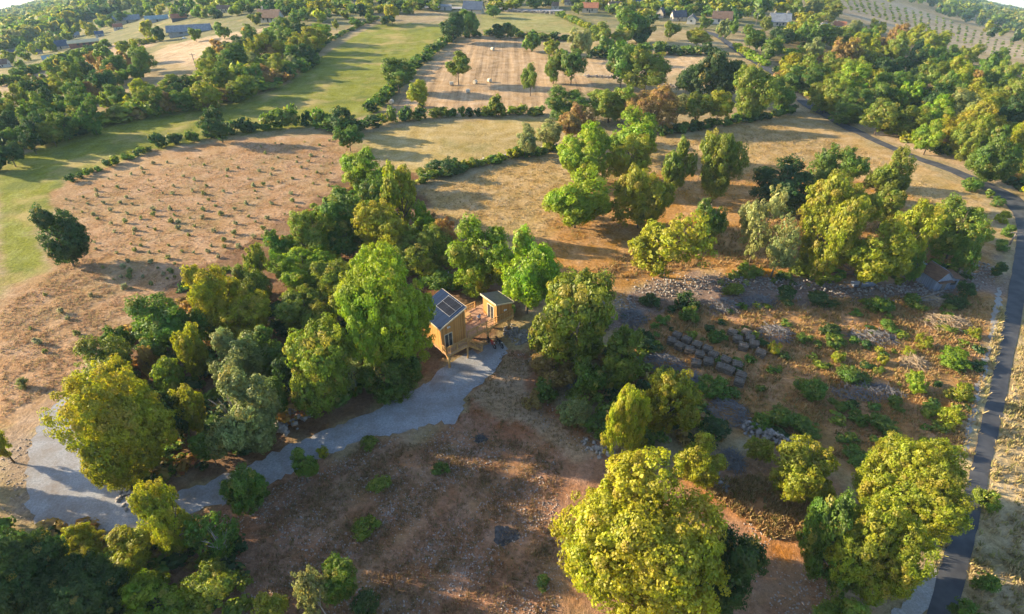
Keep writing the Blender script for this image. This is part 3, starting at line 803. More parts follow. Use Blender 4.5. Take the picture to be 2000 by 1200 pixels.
T('M', 1818, 388, 1942, 502, 'broad olive tree at the road end of the grove', t=.1)
T('G', 1772, 488, 1808, 562, 'leafy young tree growing against the corrugated shack', t=.05)
T('G', 1860, 468, 1912, 540, 'green tree between the shack and the asphalt road')
T('M', 1150, 44, 1202, 84, 'olive tree at the strip field end below the village')
T('G', 1190, 12, 1262, 76, 'big green tree below the village houses')
T('M', 1290, 40, 1328, 72, 'round olive tree near the far road', t=.2)
T('Y', 1340, 58, 1387, 90, 'round yellow-green tree near the far road', t=.12)
T('G', 1444, 48, 1496, 88, 'umbrella-shaped pine beside the far road', name='pine_tree', t=.3)
T('D', 1470, 62, 1498, 96, 'dark tree behind the umbrella-shaped pine')
T('P', 1400, 38, 1426, 72, 'slim olive tree beside the far road')
T('L', 604, 48, 648, 82, 'lime-green round tree above the green meadow')
T('M', 580, 52, 612, 78, 'olive tree beside the lime-green round tree above the meadow')
T('Y', 648, 40, 662, 56, 'yellowish orchard tree nearer the meadow edge', t=.2)
T('G', 682, 32, 706, 52, 'dark orchard tree above the meadow', t=.1)
T('M', 714, 26, 736, 44, 'olive orchard tree at the meadow corner', t=.1)
T('Y', 750, 10, 778, 42, 'yellowish garden tree at the top of the meadow')
T('D', 740, 28, 770, 46, 'dark garden bush tree at the top of the meadow')
T('K', 470, 50, 490, 70, 'small orange tree with a thin trunk in the far paddock', t=.3)
T('M', 365, 52, 392, 76, 'round tree in front of the long ruined barn', t=.2)
T('Y', 270, 40, 298, 72, 'golden-green tree behind the paddock barns')
T('D', 505, 18, 520, 36, 'dark cypress-like tree beside the gabled village house')
# fillers of the wooded strip
T('M', 300, 700, 362, 775, 'olive tree between the broad dark tree and the big oak of the bend')
T('G', 500, 740, 560, 820, 'mid-green tree between the grey-green oak and the overhanging olive tree')
T('Y', 590, 598, 652, 662, 'yellow-green treetop just above the overhanging olive tree')
T('M', 606, 500, 692, 580, 'olive treetop touching the bright green tree of the strip')
T('G', 376, 842, 440, 912, 'dark green tree squeezed below the small yellow tree')
T('M', 560, 440, 640, 520, 'olive tree tucked below the trees of the sapling field edge')
T('Y', 802, 498, 850, 548, 'yellow-green tree rising behind the roof of the cabin')
T('G', 700, 350, 762, 412, 'green tree just under the lime-green round tree')
T('M', 822, 455, 872, 520, 'olive tree between the reddish tinted tree and the cabin')
T('G', 372, 590, 430, 660, 'mid-green tree touching the tall tree of the sapling field edge')
T('M', 560, 560, 612, 625, 'olive tree in the thick of the strip above the overhanging one')
T('G', 200, 640, 262, 700, 'mid-green tree just above the olive tree by the field track')
T('M', -150, 850, -50, 965, 'olive tree beyond the outer bank of the drive bend')
T('G', -140, 935, -48, 1045, 'mid-green tree beyond the stony bank of the drive bend')
# garden trees close to single village houses
T('D', 1262, 24, 1284, 46, 'dark tree just before the steep pinkish gable')
T('G', 1366, 30, 1392, 54, 'green tree between the white gable and the broad brown roof')
T('M', 1484, 34, 1510, 60, 'olive tree at the corner of the large pale-roofed house')
T('G', 1424, 40, 1446, 66, 'green tree touching the umbrella-shaped pine')
T('M', 1118, 6, 1142, 26, 'olive tree beside the red-roofed stone house')
T('G', 562, 20, 592, 46, 'green tree right beside the gabled white house')
T('M', 484, 22, 510, 46, 'olive tree at the paddock end of the gabled white house')
T('G', 418, 44, 450, 72, 'green tree at the uphill end of the long ruined barn')
T('D', 298, 52, 326, 78, 'dark tree at the downhill end of the long ruined barn')
T('G', 1538, 44, 1566, 72, 'green tree in front of the reddish house wing')
T('G', 136, 96, 160, 120, 'green tree in front of the long rust-red barn')
T('M', 30, 118, 56, 142, 'olive tree beside the white house at the village end')
# ------------------------------------------------------------------ woods and groves: trees scattered inside outlines
def in_poly(x, y, poly):
    c = False; n = len(poly)
    for i in range(n):
        (ax, ay), (bx, by) = poly[i], poly[(i + 1) % n]
        if (ay > y) != (by > y) and x < ax + (y - ay) * (bx - ax) / (by - ay): c = not c
    return c
ORD = 'first second third fourth fifth sixth seventh eighth ninth tenth eleventh twelfth thirteenth fourteenth fifteenth sixteenth seventeenth eighteenth nineteenth'.split()
TENS = {2: 'twent', 3: 'thirt', 4: 'fort', 5: 'fift', 6: 'sixt', 7: 'sevent'}
def ordinal(n):
    if n < 20: return ORD[n - 1]
    return TENS[n // 10] + 'ieth' if n % 10 == 0 else TENS[n // 10] + 'y-' + ORD[n % 10 - 1]
SCAT = []
def scatter(poly, spacing, size, palette, tmpl, ref, seed, group, sq=.82):
    """trees in an outline; the label counts them by colour from a landmark"""
    rg = random.Random(seed); pts = []
    xs, ys = [p[0] for p in poly], [p[1] for p in poly]
    for _ in range(9000):
        x, y = rg.uniform(min(xs), max(xs)), rg.uniform(min(ys), max(ys))
        if not in_poly(x, y, poly): continue
        s = spacing(x, y)
        if any(((x - a) ** 2 + ((y - b) * 1.35) ** 2) < s * s for a, b in pts): continue
        pts.append((x, y))
    items = {}
    for x, y in pts:
        code = rg.choice(palette); s = size(x, y) * rg.uniform(.8, 1.28)
        hh = s * sq * rg.uniform(.85, 1.2)
        items.setdefault(code, []).append((x - s / 2, y - hh / 2, x + s / 2, y + hh / 2))
    rp = ref if isinstance(ref, tuple) else None
    for code, bs in items.items():
        if rp: bs.sort(key=lambda b: math.hypot((b[0] + b[2]) / 2 - rp[0], 1.5 * ((b[1] + b[3]) / 2 - rp[1])))
        for i, b in enumerate(bs):
            SCAT.append((code, b, tmpl.format(o=ordinal(i + 1) if len(bs) > 1 else 'only', c=CW[code]), 'broadleaf_tree', dict(group=group, t=.08)))
scatter([(1500, 92), (1520, 60), (1600, 58), (1650, 62), (1720, 52), (1860, 92), (1930, 108), (2010, 135), (2060, 200), (2060, 360), (2000, 335), (1905, 295), (1790, 262), (1690, 225), (1610, 182), (1560, 150)],
        lambda x, y: 22 + y * .085, lambda x, y: 33 + y * .17, 'YYMMMGGGYDPLOBMMYG', '{o} {c} tree back from the road bend in the hillside wood', (2000, 410), 1, 'trees of the hillside wood across the road')
scatter([(-30, 205), (60, 172), (160, 196), (182, 228), (120, 248), (40, 300), (-30, 320)], lambda x, y: 28, lambda x, y: 52, 'GGDDM', '{o} {c} tree up from the meadow in its lowest wood', (60, 340), 2, 'trees of the dark wood at the end of the meadow')
scatter([(40, 168), (130, 124), (225, 92), (280, 92), (296, 128), (240, 150), (200, 165), (215, 205), (190, 210), (170, 180)], lambda x, y: 23, lambda x, y: 40, 'GGMMYGDB', '{o} {c} tree along the grove between paddock and dark wood', (300, 130), 3, 'trees of the grove below the paddock')
scatter([(300, 170), (400, 150), (425, 95), (485, 68), (565, 44), (612, 76), (600, 112), (520, 160), (420, 188), (300, 205), (240, 212), (215, 190), (260, 190), (270, 160)], lambda x, y: 24, lambda x, y: 46, 'GGMMYYDPB', '{o} {c} tree from the meadow corner in the grove above it', (620, 120), 4, 'trees of the grove above the meadow')
scatter([(0, 112), (60, 84), (120, 62), (250, 22), (330, 6), (420, 0), (560, -5), (560, 14), (430, 20), (420, 36), (330, 20), (200, 48), (140, 66), (90, 90), (30, 118)], lambda x, y: 14, lambda x, y: 26, 'GMMDGY', '{o} {c} tree from the long ruined barn among the village barns', (400, 50), 5, 'trees among the village barns')
scatter([(560, -5), (860, -12), (860, 10), (745, 18), (620, 36), (560, 24)], lambda x, y: 14.5, lambda x, y: 25, 'GMDYM', '{o} {c} garden tree from the gabled village house', (530, 25), 6, 'garden trees of the village')
scatter([(935, -6), (1130, -6), (1340, -6), (1490, -4), (1490, 30), (1430, 34), (1380, 20), (1250, 26), (1125, -2), (960, 12)], lambda x, y: 16, lambda x, y: 28, 'GGMDMY', '{o} {c} tree from the blue-roofed barn along the village lane', (925, 15), 7, 'trees along the village lane')
scatter([(1490, -6), (1600, -4), (1640, 22), (1600, 40), (1550, 26), (1500, 14)], lambda x, y: 22, lambda x, y: 38, 'GMDMPY', '{o} {c} tree from the far road in the upper wood', (1480, 60), 8, 'trees of the upper wood')
scatter([(1720, -8), (1790, -2), (1880, 36), (2010, 78), (2010, 60), (1900, 18), (1850, -8)], lambda x, y: 17, lambda x, y: 25, 'GMDMY', '{o} {c} tree uphill in the belt beyond the bush rows', (2000, 80), 9, 'trees of the belt beyond the bush rows')
scatter([(1150, 70), (1200, 60), (1270, 64), (1180, 84)], lambda x, y: 24, lambda x, y: 34, 'GDM', '{o} {c} hedge tree beside the strip field end', (1150, 80), 10, 'hedge trees by the strip field')
# the largest 300 stand as things of their own, the tiny rest as one far mass
def area(s): return (min(s[1][2], 2000) - max(s[1][0], 0)) * (min(s[1][3], 1200) - max(s[1][1], 0))
SCAT = [s for s in SCAT if s[1][2] > -60 and s[1][3] > -12]
SCAT.sort(key=area, reverse=True)
keep, rest = SCAT[:300 - len(TREES)], SCAT[300 - len(TREES):]
print('TREES', len(TREES), len(SCAT), len(rest))
# count the labels again among those that remain
def relabel(items):
    seen = {}
    return items
for code, box, label, name, k in TREES:
    k = dict(k); make_tree(name, 'tree', code, box, label, group=k.pop('group', None), **k)
for code, box, label, name, k in keep:
    k = dict(k); make_tree(name, 'tree', code, box, label, **k)
def merged(name, items, protos_raw, mat_='leaf_attr'):
    """many far crowns as one mesh; items: (x, y, z, rx, rz, colour)"""
    Vs, Fs, Va, Lc = [], [], [], []; n = 0
    rg = np.random.default_rng(3)
    for i, (x, y, z, rr, rz, c) in enumerate(items):
        V, F, var = protos_raw[i % len(protos_raw)]
        a = rg.uniform(0, 6.28); ca, sa = math.cos(a), math.sin(a)
        W = np.column_stack([(V[:, 0] * ca - V[:, 1] * sa) * rr + x, (V[:, 0] * sa + V[:, 1] * ca) * rr + y, V[:, 2] * rz + z])
        Vs.append(W); Fs.append(F + n); n += len(V); Va.append(var); Lc.append(np.tile(np.array(c), (len(V), 1)))
    me = np_mesh(name, np.vstack(Vs), np.vstack(Fs), M[mat_], {'var': np.vstack(Va), 'lc': np.vstack(Lc)})
    return tag(link(bpy.data.objects.new(name, me)), kind='stuff')
RAW_FAR = [crown_mesh('f', 200 + s, 6, 26, 10, .22, .33, ragged=.15) for s in range(5)]
RAW_LOW = [crown_mesh('l', 220 + s, 5, 22, 9, .20, .36, flat=.4, ragged=.3) for s in range(5)]
if rest:
    it = []
    for code, box, label, name, k in rest:
        base, Rr, a, c, h = fit(*box, .05)
        it.append((base.x, base.y, base.z + c, Rr, a, shade(code)))
    merged('distant_trees', it, RAW_FAR)
# the far wooded hills on both sides
it = []
rg = random.Random(77)
def far_wood(poly, n, s):
    for _ in range(n * 6):
        if len(it) >= n: return
        x, y = rg.uniform(*[f(p[0] for p in poly) for f in (min, max)]), rg.uniform(*[f(p[1] for p in poly) for f in (min, max)])
        if not in_poly(x, y, poly): continue
        p = at(x, y)
        rr = s * rg.uniform(.7, 1.3) * (1 + depth(p) / 1500)
        it.append((p.x, p.y, p.z + rr * .45, rr, rr * .85, shade(rg.choice('GGMMYDP'))))
far_wood([(-60, 40), (-60, 110), (0, 100), (60, 82), (130, 55), (250, 16), (330, 2), (400, -14), (60, -14), (0, 16)], 1500, 5.2)
n0 = len(it)
far_wood([(1790, -14), (1840, 0), (1900, 22), (1960, 48), (2030, 78), (2060, 60), (2030, 30), (1990, 8), (1940, -14)], n0 + 900, 5.2)
for _ in range(1100):
    for sgn in (-1, 1):
        a = math.radians(sgn * rg.uniform(30, 47)); r = rg.uniform(900, 2480)
        x, y = r * math.sin(a), r * math.cos(a)
        rr = rg.uniform(6, 10)
        it.append((x, y, float(terr(x, y)) + rr * .4, rr, rr * .8, shade(rg.choice('GGMD'))))
merged('far_woodland', it, RAW_FAR)

# ------------------------------------------------------------------ bushes
BUSHES = [
 ('G', 1557, 645, 1589, 671, 'dark green bush beside the round brushwood heap'), ('Y', 1500, 664, 1526, 691, 'yellow-green bush at the end of the short row of firewood'),
 ('G', 1605, 648, 1651, 679, 'green bush beside the long flat brushwood heap'), ('D', 1597, 627, 1641, 652, 'dark bush just above the green bush near the flat brushwood heap'),
 ('G', 1722, 624, 1761, 649, 'green bush at the foot of the sunlit brushwood heap'), ('Y', 1788, 646, 1827, 681, 'yellow-green bush right in front of the sunlit brushwood heap'),
 ('Y', 1896, 614, 1924, 658, 'tall yellow-green bush between the sunlit brushwood heap and the road'), ('L', 1838, 681, 1912, 723, 'largest bright bush of the clearing beside the road verge'),
 ('Y', 1624, 682, 1651, 707, 'round small bush alone in the dry grass of the clearing'), ('Y', 1714, 691, 1737, 713, 'small bush alone between two brushwood heaps'),
 ('Y', 1710, 671, 1727, 691, 'tiny bush between the flat brushwood heap and the sunlit one'), ('Y', 1761, 674, 1790, 695, 'yellow-green low bush below the sunlit brushwood heap'),
 ('G', 1640, 716, 1710, 746, 'dark green bush growing behind the blue-grey brushwood heap'), ('G', 1549, 724, 1612, 780, 'dark green bush standing alone in the middle of the clearing'),
 ('L', 1774, 714, 1824, 768, 'bright green bush next to the withered brushwood top'), ('Y', 1847, 736, 1895, 787, 'yellow-green bush below the largest bright bush'),
 ('G', 1734, 774, 1774, 804, 'green bush at the lower end of the blue-grey brushwood heap'), ('G', 1654, 799, 1700, 827, 'low green bush below the blue-grey brushwood heap'),
 ('G', 1700, 805, 1764, 848, 'twin-topped green bush in the lower clearing'), ('Y', 1830, 784, 1882, 837, 'yellow-green bush near the roadside gravel strip'),
 ('G', 1498, 792, 1558, 820, 'low green bush above the broken stone wall'), ('G', 1545, 811, 1608, 848, 'dark low bush at the end of the broken stone wall'),
 ('M', 1624, 779, 1657, 802, 'small olive bush in the lower clearing'), ('M', 1799, 794, 1825, 816, 'small olive bush beside the twin-topped green bush'),
 ('G', 1648, 871, 1717, 908, 'dark green bush behind the broad roadside oak'), ('M', 1843, 858, 1872, 890, 'olive bush between the broad roadside oak and the gravel strip'),
 ('G', 1282, 610, 1310, 634, 'small green bush above the double row of firewood'), ('G', 1328, 596, 1374, 624, 'dark green bush below the stone heap'),
 ('G', 1384, 641, 1424, 672, 'green bush between the two rows of firewood'), ('D', 1244, 654, 1297, 690, 'dark bluish bush at the upper end of the long brushwood heap'),
 ('G', 1360, 738, 1427, 768, 'wide green bush below the last firewood bundles'), ('G', 1460, 804, 1507, 842, 'green bush right behind the broken stone wall'),
 ('D', 1356, 820, 1427, 872, 'broad dark bush above the two-topped golden tree'), ('D', 1252, 570, 1292, 602, 'dark bush against the upper end of the stone heap'),
 ('D', 1318, 563, 1372, 602, 'dark green bush against the middle of the stone heap'), ('M', 1408, 548, 1452, 574, 'olive bush on top of the stone heap'),
 ('D', 1515, 558, 1562, 597, 'dark bush against the stone heap below the pale trees'), ('D', 1584, 570, 1642, 599, 'dark bush against the stone heap below the golden-orange oak'),
 ('G', 1686, 573, 1747, 607, 'green bush below the long trough'), ('G', 1768, 573, 1817, 607, 'green bush in front of the corrugated shack'),
 ('D', 1873, 533, 1914, 580, 'dark bush beside the corrugated shack'), ('D', 1838, 568, 1892, 599, 'dark low bush below the scrap timber by the shack'),
 ('D', 1938, 492, 1974, 542, 'dark bush on the verge where the grove meets the road'), ('G', 1870, 340, 1927, 372, 'long green bush on the verge of the upper road'),
 ('G', 1925, 366, 1944, 386, 'small green bush on the verge of the upper road'), ('G', 1936, 379, 1967, 404, 'rounded bush inside the road bend'),
 ('Y', 1949, 401, 1980, 438, 'yellow-green bush inside the road bend'), ('G', 1959, 436, 1990, 465, 'green bush close to the asphalt inside the bend'),
 ('G', 1945, 467, 1980, 492, 'lowest green bush inside the road bend'),
 ('G', 1045, 736, 1094, 787, 'round dark green bush below the withered brown tree'), ('M', 1110, 748, 1180, 800, 'olive scrub bush beside the upright golden tree'),
 ('G', 1140, 800, 1200, 850, 'shaded bush below the upright golden tree'), ('B', 1020, 740, 1060, 800, 'russet low bush on the edge of the clay track'),
 ('D', 1240, 640, 1280, 672, 'dark bush below the big tree by the hut'), ('M', 700, 850, 735, 880, 'small yellowish bush on the lower edge of the wide drive'),
 ('Y', 617, 866, 640, 895, 'small bright bush on the lower edge of the narrow drive'), ('G', 830, 525, 900, 560, 'green low bush beside the white boulders behind the cabin'),
 ('G', 960, 580, 1010, 606, 'green low bush behind the small hut'), ('M', 905, 552, 940, 580, 'olive low bush behind the deck'),
 ('M', 650, 622, 700, 690, 'olive bush at the foot of the large cabin oak'), ('G', 1860, 1140, 1960, 1260, 'wide green bush on the outer verge of the asphalt road'),
 ('G', 1905, 1090, 1962, 1160, 'green bush on the outer road verge above the wide one'), ('M', 1900, 950, 1962, 1000, 'olive bush on the outer road verge'),
 ('D', 835, 300, 905, 342, 'dark round bush on the walled hedge'), ('M', 812, 322, 840, 342, 'small olive bush beside the dark one on the walled hedge'),
 ('B', 1095, 395, 1145, 412, 'dry brown bush beside the lower pasture tree'), ('D', 815, 198, 832, 210, 'dark little bush at the foot of the stubble field tree'),
 ('M', 1440, 504, 1490, 540, 'olive scrub below the pale two-trunked tree'), ('M', 1545, 510, 1600, 538, 'olive scrub below the golden-orange oak'),
 ('M', 1032, 205, 1060, 226, 'small round bush on the hedge beside the brownish olive tree'),
 ('G', 845, 905, 880, 925, 'small green weed bush in the stony field'), ('G', 1045, 1130, 1075, 1150, 'tiny green weed bush near the huge oak'),
 ('M', 715, 930, 760, 952, 'flat olive weed patch bush in the stony field'), ('M', 690, 1010, 745, 1045, 'low olive weed bush in the middle of the stony field'),
]
for code, x0, y0, x1, y1, lb in BUSHES:
    make_bush('bush', 'bush', code, (x0, y0, x1, y1), lb)
# saplings of the dry field
rs = random.Random(8)
SAPF = [(120, 392), (150, 362), (300, 303), (480, 276), (640, 266), (700, 300), (660, 372), (565, 440), (460, 495), (360, 555), (240, 635), (125, 745), (30, 800), (0, 700), (0, 600), (95, 540), (175, 500), (175, 430)]
saps = [(334, 430), (236, 539), (275, 478), (341, 540), (256, 562), (88, 575), (175, 575), (57, 640), (74, 664), (86, 684), (117, 607), (132, 620), (436, 467), (464, 480), (38, 748), (355, 490), (150, 650), (165, 666), (330, 478), (250, 508), (200, 522)]
for r_ in range(17):
    for q_ in range(22):
        x = 110 + q_ * 28 + r_ * 8 + rs.uniform(-10, 10); y = 352 + r_ * 13 - q_ * 4.6 + rs.uniform(-4.5, 4.5)
        if rs.random() < .34 or not in_poly(x, y, SAPF): continue
        if any(abs(x - a) < 12 and abs(y - b) < 8 for a, b in saps): continue
        saps.append((x, y))
for x, y in saps:
    s = (1.9 + (y - 250) * .011) * rs.uniform(.55, 1.6)
    if (x, y) == (38, 748): s = 15
    if in_poly(x, y, [(240, 640), (390, 520), (540, 440), (700, 330), (900, 600), (300, 900)]): continue
    lb = 'largest grey-green sapling beside the field track' if s == 15 else 'small grey-green sapling planted in the dry brown field'
    make_bush('sapling', 'sapling', rs.choice('SSPSP'), (x - s, y - s * .95, x + s, y + s * .9), lb, 'saplings planted in the dry brown field', SMALL if s < 13 else BUSH)

# ------------------------------------------------------------------ hedges
def hedge(pts, wid, hgt, label, codes='GGD', seed=1, dens=1.0):
    rg = random.Random(seed); w = [at(x, y) for x, y in pts]
    o = []
    for a, b in zip(w, w[1:]):
        L = (b - a).length; n = max(2, int(L / (wid * .62) * dens))
        for k in range(n):
            p = a.lerp(b, (k + rg.random() * .6) / n)
            hh = hgt * rg.uniform(.6, 1.25); ww = wid * rg.uniform(.5, .8)
            x, y = p.x + rg.uniform(-.3, .3) * wid, p.y + rg.uniform(-.3, .3) * wid
            o.append((x, y, float(terr(x, y)) + hh * .4, ww, hh * .6, shade(rg.choice(codes))))
    Vs, Fs, Va, Lc = [], [], [], []; n = 0
    for i, (x, y, z, rr, rz, c) in enumerate(o):
        V, F, var = RAW_LOW[i % 5]
        a = rg.uniform(0, 6.28); ca, sa = math.cos(a), math.sin(a)
        Vs.append(np.column_stack([(V[:, 0] * ca - V[:, 1] * sa) * rr + x, (V[:, 0] * sa + V[:, 1] * ca) * rr + y, V[:, 2] * rz + z]))
        Fs.append(F + n); n += len(V); Va.append(var); Lc.append(np.tile(np.array(c), (len(V), 1)))
    me = np_mesh('hedge', np.vstack(Vs), np.vstack(Fs), M['leaf_attr'], {'var': np.vstack(Va), 'lc': np.vstack(Lc)})
    return tag(link(bpy.data.objects.new('hedge', me)), label, 'hedge', 'field hedges')
hedge([(140, 356), (205, 330), (262, 306), (300, 292)], 1.5, 1.3, 'thin low hedge between green meadow and sapling field', 'GDM', 1, .7)
hedge([(300, 292), (350, 280), (400, 270), (440, 262), (520, 254)], 2.4, 2.6, 'thick dark hedge along the lower side of the green meadow', 'GDD', 2)
hedge([(520, 254), (585, 247), (650, 252), (672, 270)], 3.2, 4.0, 'tallest dark hedge between meadow and sapling field', 'GDG', 3)
hedge([(715, 252), (780, 238), (850, 228)], 3.0, 3.4, 'bushy hedge above the middle pasture', 'GDM', 4)
hedge([(850, 228), (960, 226), (1062, 224)], 2.0, 2.0, 'low straight hedge below the stubble field', 'GDM', 5)
hedge([(728, 222), (748, 198), (772, 172), (795, 148), (815, 128), (862, 92), (893, 70)], 3.0, 2.6, 'long dark hedge between green meadow and stubble field', 'GGD', 6)
hedge([(760, 370), (830, 356), (900, 334), (960, 318), (1096, 293)], 2.0, 1.8, 'green hedge along the old stone wall beside the big pasture', 'GMY', 7)
hedge([(1286, 264), (1400, 248), (1500, 232), (1548, 216)], 2.2, 2.0, 'dark hedge along the top of the big pasture', 'GD', 8)
hedge([(1146, 114), (1230, 109), (1290, 106), (1392, 107)], 3.6, 3.6, 'thick hedge between the two strip fields', 'GGD', 9)
hedge([(1006, 70), (1060, 80), (1110, 79)], 3.4, 3.0, 'hedge between back paddock and stubble field', 'GDM', 10)
hedge([(1436, 96), (1452, 106), (1478, 122), (1500, 132)], 2.4, 2.2, 'bright clipped hedge along the far road', 'LLY', 11)
hedge([(10, 168), (80, 138), (130, 122), (210, 92)], 3.5, 3.2, 'dark hedge below the village barns', 'GDM', 12)
hedge([(606, 112), (640, 84), (690, 58), (738, 36)], 1.8, 1.2, 'thin hedge along the upper side of the green meadow', 'GDM', 13, .7)
hedge([(905, 74), (945, 70), (985, 70)], 2.6, 2.4, 'short dark hedge at the top of the stubble field', 'GDD', 14)
hedge([(620, 122), (540, 168), (430, 204), (330, 222), (190, 246), (100, 285)], 4.2, 3.4, 'long brownish hedge at the foot of the groves above the meadow', 'GDBM', 15)
hedge([(1090, 32), (1115, 40), (1150, 58)], 2.5, 2.4, 'small hedge at the side of the back paddock', 'YMG', 16)
hedge([(310, 82), (250, 92), (235, 98)], 2.5, 2.4, 'short hedge on the lane into the far paddock', 'GMY', 17)
# ground cover under the trees, weeds, rows of young bushes
it = []
rg = random.Random(21)
def cover(poly, n, s, codes, low=.7):
    m = 0
    while m < n:
        x, y = rg.uniform(min(p[0] for p in poly), max(p[0] for p in poly)), rg.uniform(min(p[1] for p in poly), max(p[1] for p in poly))
        if not in_poly(x, y, poly): continue
        m += 1
        p = at(x, y); rr = s * rg.uniform(.5, 1.4)
        it.append((p.x, p.y, p.z + rr * .25, rr, rr * low, shade(rg.choice(codes))))
cover([(150, 790), (240, 660), (390, 540), (540, 460), (690, 350), (800, 360), (850, 440), (1000, 520), (860, 520), (850, 560), (800, 700), (720, 770), (620, 800), (500, 870), (360, 930), (300, 960), (200, 930)], 420, 1.1, 'GDBMDGR')
cover([(1150, 620), (1230, 620), (1260, 700), (1350, 760), (1400, 860), (1300, 880), (1180, 860), (1130, 780)], 90, 1.0, 'GDMB')
cover([(0, 1040), (300, 1040), (480, 1060), (480, 1200), (0, 1200)], 110, 1.0, 'GDBM')
cover([(1500, 150), (1560, 190), (1700, 250), (1900, 325), (2050, 400), (2050, 150), (1850, 110), (1600, 60)], 420, 2.0, 'GDMYB')
cover([(1380, 560), (1880, 560), (1930, 470), (1800, 500), (1450, 530)], 60, .7, 'GMDP')
cover([(1240, 650), (1300, 600), (1900, 590), (1930, 640), (1900, 860), (1560, 890), (1420, 800)], 110, .7, 'GGMMD', .55)
merged('undergrowth', it, RAW_LOW)
it = []
for k in range(26):
    for q in range(9):
        u, v = k / 25, q / 8
        x = (1632 + (2010 - 1632) * u) + v * (18 - 36 * u) + rg.uniform(-1.5, 1.5)
        y = 2 + 96 * u ** 1.12 + (v - .5) * (26 + 14 * u) + 3 + rg.uniform(-.6, .6)
        if not in_poly(x, y, ZONES[-1][4]): continue
        p = at(x, y); s = rg.uniform(.55, .9) * depth(p) / 330
        it.append((p.x, p.y, p.z + s * .5, s * 1.25, s * .8, shade(rg.choice('GGMP'))))
for k in range(46):
    pass
merged('planted_rows', it, RAW_LOW)
# ------------------------------------------------------------------ timber cabin on stilts, hut and deck
def plank_mat(name, c1, c2, width=.16, ax=0, rough=.75):
    """vertical boards: dark joints and a tone for each board"""
    m, nt, p = new_mat(name); N = nt.nodes
    tc = N.new('ShaderNodeTexCoord'); sx = N.new('ShaderNodeSeparateXYZ'); lk(nt, tc.outputs['Object'], sx.inputs[0])
    def mth(op, a, b=0.0):
        q = N.new('ShaderNodeMath'); q.operation = op
        for k, s in enumerate((a, b)):
            if isinstance(s, (int, float)): q.inputs[k].default_value = s
            else: lk(nt, s, q.inputs[k])
        return q.outputs[0]
    s = mth('ADD', sx.outputs[0], sx.outputs[1]) if ax == 2 else sx.outputs[ax]
    s = mth('DIVIDE', s, width)
    fl = mth('FLOOR', s); fr = mth('FRACT', s)
    wn = N.new('ShaderNodeTexWhiteNoise'); wn.noise_dimensions = '1D'; lk(nt, fl, wn.inputs['W'])
    n = N.new('ShaderNodeTexNoise'); n.inputs['Scale'].default_value = 5; n.inputs['Detail'].default_value = 6
    mp = N.new('ShaderNodeMapping'); mp.inputs['Scale'].default_value = (3, 3, .3); lk(nt, tc.outputs['Object'], mp.inputs[0]); lk(nt, mp.outputs[0], n.inputs[0])
    f = mth('ADD', mth('MULTIPLY', wn.outputs['Value'], .7), mth('MULTIPLY', n.outputs[0], .5))
    cr = N.new('ShaderNodeValToRGB'); cr.color_ramp.elements[0].color = (*c1, 1); cr.color_ramp.elements[1].color = (*c2, 1)
    cr.color_ramp.elements[0].position = .1; cr.color_ramp.elements[1].position = .9
    lk(nt, f, cr.inputs[0])
    gap = mth('GREATER_THAN', fr, .07)
    mix = N.new('ShaderNodeMix'); mix.data_type = 'RGBA'; mix.inputs['A'].default_value = (c1[0] * .35, c1[1] * .35, c1[2] * .35, 1)
    lk(nt, gap, mix.inputs['Factor']); lk(nt, cr.outputs[0], mix.inputs['B'])
    lk(nt, mix.outputs['Result'], p.inputs['Base Color'])
    b = N.new('ShaderNodeBump'); b.inputs['Distance'].default_value = .02; lk(nt, gap, b.inputs['Height']); lk(nt, b.outputs[0], p.inputs['Normal'])
    p.inputs['Roughness'].default_value = rough; p.inputs['Specular IOR Level'].default_value = .15
    return m
M['clad_u'] = plank_mat('larch_boards', (.34, .155, .045), (.54, .275, .09), .15, 0)
M['clad_v'] = plank_mat('larch_boards_side', (.34, .155, .045), (.54, .275, .09), .15, 1)
M['deckwood'] = plank_mat('deck_boards', (.40, .23, .14), (.54, .34, .22), .14, 0)
M['timber'] = noise_mat('timber', (.38, .21, .075), (.56, .34, .13), 4, .75, stretch=(1, 1, .2))
M['trim'] = noise_mat('pale_trim', (.50, .42, .30), (.62, .54, .40), 3, .7)
M['roofmetal'] = plank_mat('roof_metal', (.010, .028, .078), (.016, .04, .105), .30, 1, .75)
M['hutroof'] = noise_mat('hut_roof', (.035, .045, .055), (.06, .07, .085), 2, .55)
M['panel'] = plank_mat('solar_cells', (.005, .007, .016), (.009, .012, .024), .62, 1, .5)
M['alu'] = noise_mat('aluminium', (.45, .47, .5), (.6, .62, .65), 3, .4, .6)
M['glass'] = noise_mat('window_glass', (.02, .025, .03), (.05, .055, .06), .6, .08, spec=.6)
M['white'] = noise_mat('white_paint', (.66, .66, .64), (.78, .78, .76), 2, .6)
M['dark'] = noise_mat('dark_rubber', (.012, .012, .013), (.025, .025, .026), 6, .6)
M['black'] = noise_mat('black_paint', (.012, .012, .014), (.02, .02, .024), 4, .3, spec=.5)
M['red'] = noise_mat('red_paint', (.45, .035, .015), (.55, .05, .02), 3, .35, spec=.5)
M['steel'] = noise_mat('steel', (.25, .25, .26), (.4, .4, .41), 6, .35, .8)

A0 = at(864.5, 685.5, 2.2); B0 = at(1001, 616.5, 2.2)
RZ = math.atan2(B0.y - A0.y, B0.x - A0.x)
A0 = Vector((A0.x, A0.y, 0)); LEN = (Vector((B0.x, B0.y, 0)) - A0).length
MAT = Matrix.Translation(A0) @ Matrix.Rotation(RZ, 4, 'Z')
def loc(u, v, z=0): return MAT @ Vector((u, v, z))
FZ, CW_, CV = 2.2, 3.35, 4.5
